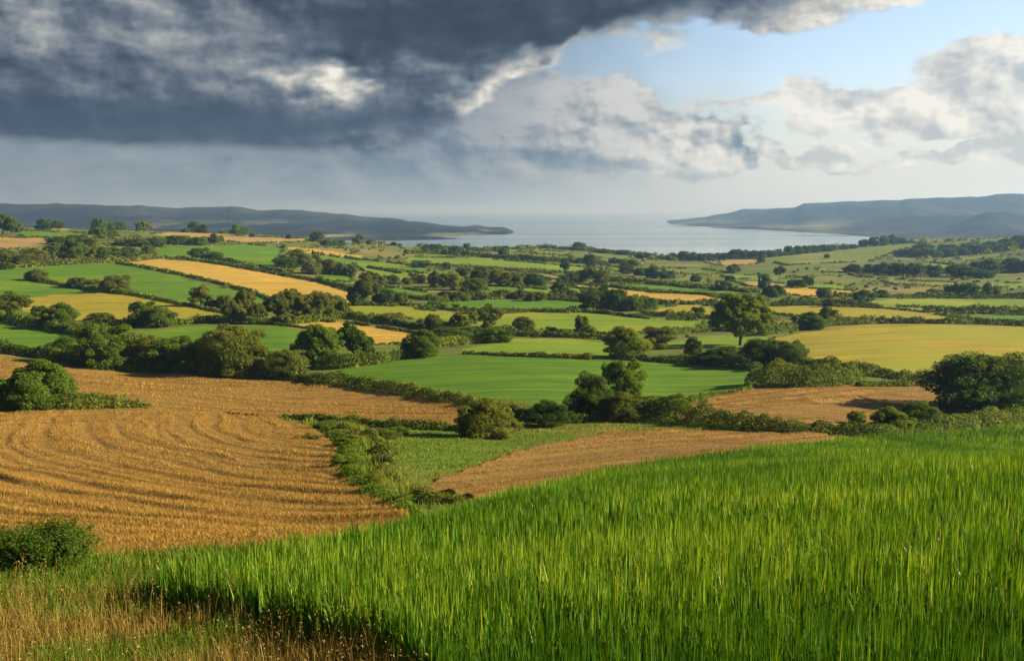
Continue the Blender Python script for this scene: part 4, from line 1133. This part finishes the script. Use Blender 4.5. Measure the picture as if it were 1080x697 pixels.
grove('on the headland above the bay', 'dark', 'tree', [(890, 263, 12, 4), (900, 262, 10, 4), (911, 260, 10, 7), (921, 259.5, 10, 9), (932, 259, 10, 10), (941, 258, 10, 10), (951, 257, 11, 6)], form='bush', colour='bluish')
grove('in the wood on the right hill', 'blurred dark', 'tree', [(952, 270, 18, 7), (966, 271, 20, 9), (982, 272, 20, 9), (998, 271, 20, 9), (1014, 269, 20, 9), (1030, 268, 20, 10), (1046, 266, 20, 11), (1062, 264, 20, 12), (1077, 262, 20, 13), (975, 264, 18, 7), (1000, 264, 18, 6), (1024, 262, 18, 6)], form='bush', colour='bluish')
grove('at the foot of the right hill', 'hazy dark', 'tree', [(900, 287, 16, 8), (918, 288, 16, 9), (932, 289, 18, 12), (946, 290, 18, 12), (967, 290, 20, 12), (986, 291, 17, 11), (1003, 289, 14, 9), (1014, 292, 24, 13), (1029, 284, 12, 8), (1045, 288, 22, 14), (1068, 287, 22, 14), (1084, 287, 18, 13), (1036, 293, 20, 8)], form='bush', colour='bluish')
grove('in the block above the lime pasture', 'upright dark', 'tree', [(1000, 312, 11, 10), (1008, 312, 12, 13), (1017, 312, 12, 12), (1026, 312, 12, 13), (1040, 311, 14, 13, 'cone'), (1050, 311, 10, 7)], form='bush', colour='dark')
grove('left of the upright block', 'low', 'bush', [(984, 312, 13, 7), (972, 313, 12, 5), (930, 313, 14, 7)])

# ------------------------------------------------------------------ hedges: one leafy object each, along a line of photo pixels laid on the ground
def hedge(label, pts, hpx, wid=1.3, mat=None, name='hedge', lumps=0.55, gaps=0.0, seed=None, cpx=1.4, group=None):
    P = np.array(pts, float)
    # densify in the picture, then stand it on the ground
    seg = []
    for (p0, p1) in zip(P[:-1], P[1:]):
        n = max(2, int(np.hypot(*(p1 - p0)) / 4))
        seg.append(p0 + (p1 - p0) * np.linspace(0, 1, n, endpoint=False)[:, None])
    seg.append(P[-1:]); Q = np.concatenate(seg)
    X, Y = cast(Q[:, 0], Q[:, 1])
    d = np.r_[0, np.cumsum(np.hypot(np.diff(X), np.diff(Y)))]
    if d[-1] < 0.5: return None
    hp = np.interp(np.linspace(0, 1, len(Q)), np.linspace(0, 1, len(np.atleast_1d(hpx))), np.atleast_1d(hpx)) if not np.isscalar(hpx) else np.full(len(Q), float(hpx))
    sd = seed if seed is not None else int(abs(pts[0][0]) * 7 + pts[0][1] * 13) % 9999
    g = np.random.default_rng(sd)
    px = Y / F
    H = hp * px
    cs_ = np.maximum(0.07, cpx * px)
    # how many leaf sprays: enough to cover the flank about 2.5 times
    area = np.trapz(H, d) + 0.6 * d[-1] * float(np.mean(np.minimum(H * wid, 6)))
    n = int(min(34000, max(60, 2.6 * area / (0.8 * float(np.mean(cs_ ** 2))))))
    pk = np.gradient(d) / cs_ ** 2 * H; pk = np.cumsum(pk); pk /= pk[-1]
    s = np.interp(g.random(n), np.r_[0, pk], np.r_[0, d])
    x = np.interp(s, d, X); y = np.interp(s, d, Y); h = np.interp(s, d, H); cs = np.interp(s, d, cs_)
    tx = np.gradient(X, d + np.arange(len(d)) * 1e-6); ty = np.gradient(Y, d + np.arange(len(d)) * 1e-6)
    tx = np.interp(s, d, tx); ty = np.interp(s, d, ty); l = np.hypot(tx, ty) + 1e-9; tx /= l; ty /= l
    lum = 1 - lumps + 2 * lumps * fbm(s / (h * 1.3 + 0.3), s * 0 + sd, sd, 3)
    if gaps > 0:
        keep = vnoise(s / (h * 5 + 2), s * 0 + 5, sd + 2) > gaps
    else: keep = np.ones(n, bool)
    th = g.uniform(-0.15, math.pi + 0.15, n); rad = 1 - 0.5 * g.random(n) ** 2
    off = np.cos(th) * rad * h * wid * 0.5 * (0.7 + 0.6 * vnoise(s / (h + 0.5), s * 0 + 9, sd + 4))
    zz = np.maximum(0.02, np.sin(th)) * rad * h * lum
    C = np.c_[x - ty * off, y + tx * off, zz]
    C[:, 2] += height(C[:, 0], C[:, 1])
    Nn = np.c_[-ty * np.cos(th), tx * np.cos(th), np.sin(th) + 0.3]
    C, Nn, cs, s2, hh = C[keep], Nn[keep], cs[keep], s[keep], h[keep]
    if len(C) < 10: return None
    V, Fq = cards(C, Nn, cs, seed=sd)
    tint = np.clip(0.42 + 0.7 * (fbm(s2 / (hh * 1.5 + 0.5), C[:, 2] * 0.7, sd + 8, 2) - 0.5) + g.normal(0, 0.18, len(C)), 0, 1)
    me = mesh_np('hedge', V, Fq, tint=np.repeat(tint, 4))
    o = link(name, me, mat or M_HEDGE)
    tag(o, label, name.replace('_', ' ') if name != 'hedge' else 'hedge', group)
    return o


hedge('low leafy bank trailing right from the rounded bush at left', [(-30, 430), (30, 431), (90, 431), (120, 430), (160, 430)], [28, 24, 20, 15, 5], 1.6)
hedge('rough hedge edging the upper ripe grain at the left edge', [(-40, 366), (0, 371), (30, 376), (60, 380), (90, 386)], [12, 12, 11, 9], 1.2)
hedge('ragged undergrowth joining the bushes above the ripe grain', [(60, 381), (120, 390), (180, 393), (240, 397), (300, 400), (326, 403)], [10, 12, 16, 14, 10, 8], 1.1)
hedge('low dark hedge between ripe grain and the central green field', [(318, 402), (360, 406), (400, 411), (440, 418), (480, 425), (510, 431), (545, 436)], [8, 12, 11, 13, 11, 10, 9], 1.1)
hedge('thick dark hedge running right from the fresh green pair', [(330, 388), (370, 387), (400, 383), (434, 377)], [11, 13, 13, 10], 1.3)
hedge('dark hedge below the gorse and dark leafy pair', [(520, 438), (552, 440), (580, 446), (610, 446), (650, 444), (700, 443), (740, 449), (800, 454), (860, 458), (925, 461), (990, 456)], [10, 8, 14, 16, 22, 20, 17, 16, 15, 16, 10], 1.3)
hedge('thin hedge along the near side of the brown stubble', [(676, 436), (705, 432), (735, 424), (792, 410)], [12, 9, 5, 4], 1.3, mat=M_GRASS)
hedge('tall clipped hedge under the lone tree scrub', [(796, 405), (820, 407), (850, 407), (880, 405), (905, 402)], [18, 23, 22, 19, 12], 1.5)
hedge('scrub hedge curving below the yellow rise', [(845, 385), (880, 390), (920, 396), (960, 401), (985, 404)], [9, 12, 11, 10, 7], 1.5)
hedge('grassy hedge along the top of the brown stubble', [(905, 407), (940, 407), (970, 407), (990, 408)], [6, 7, 6, 5], 1.6)
hedge('low hedge in front of the great dark bush', [(985, 453), (1020, 450), (1050, 447), (1080, 444), (1130, 440)], [16, 15, 16, 18, 20], 1.8, mat=M_HEDGE)
hedge('dark hedge at the foot of the lone tree', [(655, 379), (690, 381), (735, 384), (780, 388), (800, 391)], [7, 6, 9, 10, 8], 1.4)
hedge('hedge linking the row of small oaks', [(404, 341), (440, 345), (480, 350), (520, 353), (560, 355), (600, 356), (640, 358)], [8, 7, 7, 8, 6, 6, 5], 1.4)
hedge('hedge between the lime strip and central green field', [(440, 372), (470, 366), (500, 362), (530, 360)], [9, 10, 9, 7], 1.4)
hedge('low bank below the lime yellow strip', [(490, 373), (530, 375), (580, 377), (625, 379)], [3, 4, 5, 6], 1.8, mat=M_SCRUB)
hedge('hedge right of the large rounded bush', [(690, 357), (720, 352), (752, 349), (800, 350)], [8, 7, 6, 8], 1.4)
hedge('leafy hedge along the back of the yellow rise', [(800, 354), (840, 348), (880, 343), (930, 341), (980, 341), (1030, 342), (1085, 344), (1130, 346)], [10, 9, 8, 7, 7, 6, 7, 7], 1.3)
hedge('dark hedge in the middle of the right hand strips', [(975, 328), (1010, 330), (1050, 331), (1085, 332), (1120, 333)], [5, 7, 8, 8, 8], 1.4)
hedge('hedge above the yellow strip right of the lone tree', [(800, 323), (840, 322), (880, 320), (910, 322), (930, 325)], [6, 7, 6, 5, 3], 1.4)
hedge('hedge below the right hand parkland', [(880, 313), (930, 314), (980, 314), (1040, 314), (1090, 314)], [5, 4, 5, 4, 5], 1.4)
hedge('hedge by the yellow field left of the lone tree', [(678, 321), (720, 321), (757, 321)], [5, 5, 6], 1.4)
hedge('hedge on the near side of the small yellow field', [(680, 332), (720, 335), (757, 336), (790, 338)], [6, 6, 6, 5], 1.4)
hedge('boundary hedge between the two left green pastures', [(-40, 330), (0, 337), (40, 345), (80, 353), (100, 358)], [9, 10, 10, 9, 6], 1.3)
hedge('dark hedge under the mustard field', [(60, 344), (110, 343), (150, 343), (190, 342), (232, 339), (256, 338)], [7, 6, 7, 8, 7, 8], 1.3)
hedge('thin dark hedge dividing the bright green hillside', [(36, 296), (70, 302), (110, 308), (140, 311), (180, 319), (215, 326), (256, 334)], [5, 4, 7, 4, 3.2, 3.2, 3.5], 1.2)
hedge('thin dark hedge along the top of the long golden field', [(120, 276), (150, 273), (190, 273), (240, 280), (300, 291), (340, 298), (376, 308)], [3.2, 3, 2.8, 3, 3.2, 4, 5], 1.2)
hedge('thin dark hedge under the long golden field', [(124, 278), (150, 282), (190, 290), (230, 299), (262, 308), (290, 318)], [2.4, 2.6, 3, 3, 3.2, 4], 1.2)
hedge('thin hedge inside the bright green upper pasture', [(232, 274), (262, 280), (286, 285), (300, 288)], [3, 3, 3, 4], 1.2)
hedge('scrubby hedge along the top of the green hillside', [(-40, 288), (0, 284), (40, 281), (90, 278), (140, 276), (166, 272)], [7, 6, 6, 7, 6, 5], 1.4, mat=M_SCRUB)
hedge('wooded hedge below the olive crowned trees', [(236, 341), (270, 342), (310, 342), (350, 337), (372, 335)], [8, 9, 8, 9, 7], 1.3)
hedge('hedge below the yellowish green meadow', [(352, 333), (380, 337), (410, 341), (446, 347)], [7, 8, 6, 5], 1.3)
hedge('thin dark hedge between the shaded meadow and yellowish meadow', [(372, 320), (410, 321), (450, 324), (490, 329), (520, 332)], [5, 4, 3.2, 3, 2.6], 1.2)
hedge('scrubby hedge behind the shaded meadow', [(425, 314), (460, 317), (500, 316), (540, 315), (580, 315), (612, 318)], [5, 6, 7, 6, 6, 5], 1.4, mat=M_SCRUB)
hedge('low bank in the light of the wide green meadow', [(528, 329), (560, 329), (600, 330), (625, 329)], [3, 4, 4, 4], 1.6, mat=M_SCRUB)
hedge('brushy bank below the dense clump', [(612, 329), (640, 331), (665, 334), (680, 335)], [4, 4, 3, 3], 1.6, mat=M_SCRUB)
hedge('hedge in the middle strips below the dark pair', [(640, 302), (690, 308), (745, 311), (790, 315), (812, 317)], [2.5, 3, 3, 4, 4], 1.3)
hedge('hedge along the back of the strips at the centre', [(640, 296), (680, 299), (720, 302), (760, 305), (800, 309)], [6, 5, 4, 5, 4], 1.4)
hedge('dark hedge behind the long light green band', [(440, 279), (500, 282), (560, 287), (600, 289), (640, 290)], [3, 2.6, 2.6, 3, 4], 1.3)
hedge('dark hedge behind the shore at the left', [(428, 268), (470, 268), (510, 271), (560, 275), (604, 277), (640, 279)], [4, 5, 4, 5, 5, 5], 1.5)
hedge('ragged hedge along the cliff edge by the bay', [(440, 260), (500, 261), (540, 261), (580, 262), (630, 266), (680, 271), (712, 275)], [3, 3, 3.2, 3, 3.2, 4, 4], 1.5, cpx=1.3)
# every far field is edged by its own thin hedge
for f in FIELDS:
    if f[3] <= 0: continue
    pts = list(f[5]) + [f[5][0]]
    hedge('thin broken hedge edging the ' + f[4], pts, f[3] * 0.75, 1.1, seed=int(f[5][0][0] * 3 + f[5][0][1] * 7) % 9999, gaps=0.33, lumps=0.85, cpx=1.25)

# ------------------------------------------------------------------ scrub: uncountable low thicket over the rough ground between the fields
g = np.random.default_rng(77)
n = 3000
ug = g.uniform(-140, 1230, n); vg = 252 + (360 - 252) * g.random(n) ** 1.9
Xs, Ys = cast(ug, vg)
Xs = Xs + g.normal(0, 1, n) * 3; Ys = Ys + g.normal(0, 1, n) * 6
ok = (field_at(Xs, Ys) < 0) & (Ys < 1180) & (Ys > 235)
ok &= fbm(Xs / 45, Ys / 45, 91, 3) > 0.46
Xs, Ys = Xs[ok], Ys[ok]
px = Ys / F
hs = np.minimum((0.8 + 4.0 * g.random(len(Xs)) ** 3) * px * 1.5, 4.5)
VV, QQ, TT_, k = [], [], [], 0
cn = 44
ctr = np.repeat(np.c_[Xs, Ys], cn, 0); hh = np.repeat(hs, cn); pp = np.repeat(px, cn)
d = g.normal(0, 1, (len(ctr), 3)); d /= np.linalg.norm(d, axis=1, keepdims=True); d[:, 2] = np.abs(d[:, 2])
C = np.c_[ctr[:, 0] + d[:, 0] * hh * 1.0, ctr[:, 1] + d[:, 1] * hh * 1.0, d[:, 2] * hh]
C[:, 2] += np.repeat(height(Xs, Ys), cn)
V, Fq = cards(C, d + np.array([0, 0, 0.3]), np.minimum(np.maximum(0.1, 1.4 * pp), hh * 0.8 + 0.2), seed=3)
tint = np.clip(np.repeat(g.random(len(Xs)), cn) * 0.7 + g.normal(0.1, 0.15, len(C)), 0, 1)
o = link('scrub', mesh_np('scrub', V, Fq, tint=np.repeat(tint, 4)), M_SCRUB)
tag(o, 'low gorse and bramble scrub on rough ground between the far fields', 'scrub', kind='stuff')

# ------------------------------------------------------------------ grasses and crops
def blades(X, Y, Z, h, w, lean, tint, segs, seed=0, face=0.0, droop=0.25, heading=None):
    """tapered, bent strips; segs = 1 gives one triangle each"""
    g = np.random.default_rng(seed)
    n = len(X)
    az_ = g.uniform(0, 2 * math.pi, n) if heading is None else heading + g.normal(0, 0.5, n)
    lx, ly = np.cos(az_) * lean, np.sin(az_) * lean             # where the tip leans, as a share of the height
    wa = g.uniform(0, math.pi, n) if face == 0 else g.normal(0, face, n)
    wx_, wy_ = np.cos(wa) * w * 0.5, np.sin(wa) * w * 0.5
    base = np.c_[X, Y, Z]
    if segs == 1:
        V = np.empty((n, 3, 3))
        V[:, 0] = base + np.c_[-wx_, -wy_, wx_ * 0]; V[:, 1] = base + np.c_[wx_, wy_, wx_ * 0]
        V[:, 2] = base + np.c_[lx * h, ly * h, h]
        return V.reshape(-1, 3), None, np.arange(n * 3).reshape(n, 3), np.repeat(tint, 3)
    rows = segs + 1
    V = np.empty((n, segs * 2 + 1, 3))
    for i in range(segs):
        t = i / segs
        b = t ** 2.0
        z = h * (t - droop * 0.35 * t ** 3)
        wid = (1.0, 0.95, 0.75, 0.5)[min(i, 3)]
        c = base + np.c_[lx * h * b, ly * h * b, z]
        V[:, 2 * i] = c + np.c_[-wx_ * wid, -wy_ * wid, wx_ * 0]
        V[:, 2 * i + 1] = c + np.c_[wx_ * wid, wy_ * wid, wx_ * 0]
    bend = np.clip(lean * droop * 2.2, 0, 0.8)
    V[:, -1] = base + np.c_[lx * h * 1.15, ly * h * 1.15, h * (1 - bend * 0.6)]
    k = np.arange(n)[:, None] * (segs * 2 + 1)
    q = np.concatenate([k + np.array([2 * i, 2 * i + 1, 2 * i + 3, 2 * i + 2]) for i in range(segs - 1)], 0) if segs > 1 else None
    t_ = k + np.array([2 * segs - 2, 2 * segs - 1, 2 * segs])
    return V.reshape(-1, 3), q, t_, np.repeat(tint, segs * 2 + 1)


def join(parts):
    V, Q, T, A, k = [], [], [], [], 0
    for v, q, t, a in parts:
        V.append(v); A.append(a)
        if q is not None: Q.append(q + k)
        if t is not None: T.append(t + k)
        k += len(v)
    return np.concatenate(V), (np.concatenate(Q) if Q else None), (np.concatenate(T) if T else None), np.concatenate(A)


def scatter(r0, r1, dens, idx, a0=-0.62, a1=0.64, seed=0, wob=1.0):
    """random ground points of one field between two depths"""
    g = np.random.default_rng(seed)
    n = int(0.5 * (a1 - a0) * (r1 * r1 - r0 * r0) * dens)
    Y = np.sqrt(g.random(n) * (r1 * r1 - r0 * r0) + r0 * r0)
    X = g.uniform(a0, a1, n) * Y
    ins = np.isin(field_at(X, Y, None, wob), idx)
    return X[ins], Y[ins], g


# ---- green wheat
WH = 0.86
parts = []
for (r0, r1, dens, w, segs, nl) in ((2.2, 9, 820, 0.0175, 3, 1), (9, 16, 420, 0.027, 3, 1), (16, 30, 185, 0.043, 2, 1), (30, 55, 82, 0.066, 1, 1), (55, 90, 45, 0.095, 1, 1), (90, 135, 28, 0.12, 1, 1)):
    X, Y, g = scatter(r0, r1, dens, [I_WHEAT], seed=int(r0 * 10), a0=-0.58, a1=(1.9 if r0 < 9 else 1.15 if r0 < 16 else 0.9 if r0 < 30 else 0.75))
    n = len(X)
    clump = fbm(X / 0.5, Y / 0.5, 61, 2); wave = fbm(X / 7, Y / 7, 62, 2)
    h = WH * (0.80 + 0.30 * clump + 0.24 * (wave - 0.5)) * g.uniform(0.62, 1.10, n)
    lean = np.abs(g.normal(0.05, 0.08, n))
    big = g.random(n) < (0.05 if r0 < 20 else 0.0)
    lean[big] += g.uniform(0.25, 0.75, big.sum())
    tint = np.clip(0.40 + 0.8 * (wave - 0.5) + 0.5 * (clump - 0.5) + g.normal(0, 0.28, n) + 0.25 * (g.random(n) < 0.05), 0, 1)
    parts.append(blades(X, Y, height(X, Y) - 0.02, h, w * g.uniform(0.7, 1.3, n), lean, tint, segs, seed=int(r0), droop=0.9))
V, Q, T, A = join(parts)
o = link('green_wheat', mesh_np('green_wheat', V, Q, T, tint=A), M_WHEAT)
tag(o, 'tall green young wheat crop filling the sloping foreground field', 'wheat', kind='stuff')

# ---- verge: rank green grass and dry seeding grass
parts, parts2, heads = [], [], []
for (r0, r1, dens, w, segs) in ((3.0, 12, 520, 0.006, 3), (12, 20, 330, 0.010, 3), (20, 46, 130, 0.020, 2)):
    X, Y, g = scatter(r0, r1, dens, [I_VERGE], seed=int(r0 * 17), a0=(-1.5 if r0 < 12 else -0.95), a1=0.05)
    u, v = at2pix(X / Y, T_of(X / Y, np.log(Y)))
    green = sstep(0.42, 0.60, fbm(X / 1.6, Y / 1.6, 71, 3) + np.interp(v, [585, 622, 645, 670], [0.44, 0.34, 0.03, -0.05]) + np.interp(u, [60, 150, 330, 420], [0, -0.02, -0.10, -0.10]))
    isg = g.random(len(X)) < green * 0.9 + 0.06
    n = len(X)
    wv = fbm(X / 1.2, Y / 1.2, 73, 2)
    h = np.where(isg, 0.30 + 0.30 * wv, 0.34 + 0.36 * wv) * g.uniform(0.5, 1.15, n)
    h = h * np.interp(Y, [0, 20, 30, 46], [1, 1, 0.8, 0.6])
    lean = np.abs(g.normal(0.25, 0.2, n)); tint = np.clip(g.normal(0.38, 0.22, n), 0, 1)
    z = height(X, Y) - 0.02
    for m_, P_, s_ in ((isg, parts, 1), (~isg, parts2, 2)):
        ww = w * (1.25 if s_ == 1 else 0.85)
        P_.append(blades(X[m_], Y[m_], z[m_], h[m_], ww * g.uniform(0.7, 1.3, m_.sum()), lean[m_], tint[m_], segs, seed=int(r0) + s_, droop=0.7))
    if r0 < 20:                                                # taller culms with seed heads
        cu = np.where(g.random(n) < np.where(r0 < 10, 0.016, 0.018))[0]
        cu = cu[(green[cu] < 0.75)]
        hc = g.uniform(0.55, 0.95, len(cu)); lc = np.abs(g.normal(0.10, 0.10, len(cu))); ha = g.uniform(0, 6.28, len(cu))
        tt = np.clip(g.normal(0.62, 0.2, len(cu)), 0, 1)
        parts2.append(blades(X[cu], Y[cu], z[cu], hc, np.full(len(cu), 0.0042 if r0 < 10 else 0.0065), lc, tt, 3, seed=5, droop=0.1, heading=ha))
        m_h = 12
        base = np.repeat(np.c_[X[cu], Y[cu], z[cu]], m_h, 0); hr = np.repeat(hc, m_h); lr_ = np.repeat(lc, m_h)
        fr = np.tile(np.linspace(0.78, 1.02, m_h), len(cu)); az_ = np.repeat(ha, m_h)
        spread = 0.030 * (1.05 - fr) / 0.25 + 0.004
        C = base + np.c_[np.cos(az_) * lr_ * hr * fr ** 2, np.sin(az_) * lr_ * hr * fr ** 2, hr * fr] + g.normal(0, 1, (len(hr), 3)) * spread[:, None]
        v_, q_ = cards(C, g.normal(0, 1, (len(C), 3)), 0.008 if r0 < 10 else 0.011, aspect=2.8, seed=8)
        parts2.append((v_, q_, None, np.repeat(np.clip(g.normal(0.6, 0.2, len(C)), 0, 1), 4)))
V, Q, T, A = join(parts)
o = link('verge_grass', mesh_np('verge_grass', V, Q, T, tint=A), M_GRASS)
tag(o, 'rank green grass growing along the verge below the wheat', 'grass', kind='stuff')
V, Q, T, A = join(parts2)
o = link('dry_grass', mesh_np('dry_grass', V, Q, T, tint=A), M_DRY)
tag(o, 'dry straw coloured grass with seed heads at the front left', 'grass', kind='stuff')

# a few straggling dry culms along the wheat edge
# ---- ripe grain, combed into swept ridges
for (fi, which, lab, bands) in (
        (I_SWEPT, 'swept', 'ripe golden straw lying in swept curving rows', ((24, 45, 330, 0.016, 2), (45, 70, 170, 0.026, 1), (70, 125, 80, 0.042, 1))),
        (I_UPPER, 'upper', 'ripe golden straw of the upper field', ((95, 150, 40, 0.062, 1), (150, 215, 20, 0.10, 1)))):
    parts = []
    for (r0, r1, dens, w, segs) in bands:
        X, Y, g = scatter(r0, r1, dens, [fi], seed=int(r0 * 3), a0=-0.62, a1=0.15)
        n = len(X)
        rd = ridges(X, Y, which); kp = g.random(n) < 0.45 + 0.60 * rd
        X, Y, rd = X[kp], Y[kp], rd[kp]; n = len(X)
        z = height(X, Y) + relief(np.full(n, fi), X, Y) - 0.03
        h = (0.08 + 0.17 * rd + 0.06 * fbm(X / 2, Y / 2, 81, 2)) * g.uniform(0.5, 1.2, n) * (1.0 if which == 'swept' else 1.2)
        tint = np.clip(0.32 + 0.35 * (rd - 0.4) + g.normal(0, 0.2, n), 0, 1)
        parts.append(blades(X, Y, z, h, w * g.uniform(0.6, 1.3, n), np.abs(g.normal(0.4, 0.3, n)), tint, segs, seed=int(r0), droop=0.5))
    V, Q, T, A = join(parts)
    o = link('ripe_straw', mesh_np('ripe_straw', V, Q, T, tint=A), M_GOLD)
    tag(o, lab, 'grain', kind='stuff')
for (fi, lab, bands, a0, a1) in (
        (I_STUB, 'short brown stubble straw beyond the green wheat', ((40, 70, 90, 0.030), (70, 110, 48, 0.052)), -0.15, 0.40),
        (I_STUB2, 'short brown stubble straw behind the front hedge', ((100, 160, 28, 0.08),), 0.10, 0.50)):
    parts = []
    for (r0, r1, dens, w) in bands:
        X, Y, g = scatter(r0, r1, dens, [fi], seed=int(r0 * 7), a0=a0, a1=a1)
        n = len(X); rd = ridges(X, Y, 'stub')
        z = height(X, Y) + relief(np.full(n, fi), X, Y) - 0.03
        h = (0.09 + 0.12 * rd) * g.uniform(0.5, 1.3, n)
        parts.append(blades(X, Y, z, h, w * g.uniform(0.6, 1.3, n), np.abs(g.normal(0.4, 0.3, n)), np.clip(0.3 + 0.3 * (rd - 0.4) + g.normal(0, 0.2, n), 0, 1), 1, seed=int(r0)))
    V, Q, T, A = join(parts)
    o = link('stubble_straw', mesh_np('stubble_straw', V, Q, T, tint=A), M_STUB)
    tag(o, lab, 'stubble', kind='stuff')
# ---- the tangled bank: tussocks, taller and yellower along its left rim
X, Y, g = scatter(38, 140, 34, [I_BANK, -1], seed=5, a0=-0.3, a1=0.56)
n = len(X)
u, v = at2pix(X / Y, T_of(X / Y, np.log(Y)))
rim_ = np.clip(1 - np.abs(u - np.interp(v, [440, 455, 475, 500, 530, 550], [330, 372, 385, 395, 425, 450])) / np.interp(v, [440, 475, 550], [60, 34, 40]), 0, 1)
tus = fbm(X / 1.6, Y / 1.6, 83, 2)
h = (0.14 + 0.20 * sstep(0.50, 0.80, tus) + 0.75 * rim_ * sstep(0.3, 0.75, tus)) * g.uniform(0.5, 1.25, n)
pz = height(X, Y)
bl = blades(X, Y, pz - 0.03, h, 0.0011 * Y * g.uniform(0.6, 1.3, n), np.abs(g.normal(0.3, 0.2, n)), np.clip(0.58 + 0.4 * (tus - 0.5) + 0.25 * rim_ * (fbm(X / 4, Y / 4, 85, 2) > 0.5) + g.normal(0, 0.18, n), 0, 1), 1, seed=3)
o = link('bank_grass', mesh_np('bank_grass', *bl[:3], tint=bl[3]), M_GRASS)
tag(o, 'long tangled green grass on the bank between the grain fields', 'grass', kind='stuff')
hedge('bramble thicket along the top of the grassy bank', [(300, 441), (340, 445), (385, 449), (420, 452), (460, 453), (490, 455)], [4, 7, 9, 9, 9, 8], 1.6, name='bramble_thicket', mat=M_HEDGE)
hedge('leafy weeds down the left rim of the grassy bank', [(345, 449), (362, 462), (372, 478), (368, 498), (385, 516), (410, 532), (440, 546)], [5, 7, 8, 9, 9, 8, 6], 4.0, name='bramble_thicket', mat=M_GRASS, lumps=0.9, cpx=1.2)
hedge('mixed leafy weeds in the middle of the grassy bank', [(362, 456), (392, 466), (410, 482), (405, 500), (425, 516), (452, 530), (490, 530)], [8, 10, 9, 8, 10, 10, 6], 2.4, name='bramble_thicket', mat=M_SCRUB, lumps=0.9, gaps=0.3)
hedge('small bramble patch in the ripe grain beside the bank', [(312, 464), (326, 463), (338, 464)], [4, 6, 4], 1.6, name='bramble_thicket', mat=M_SCRUB)
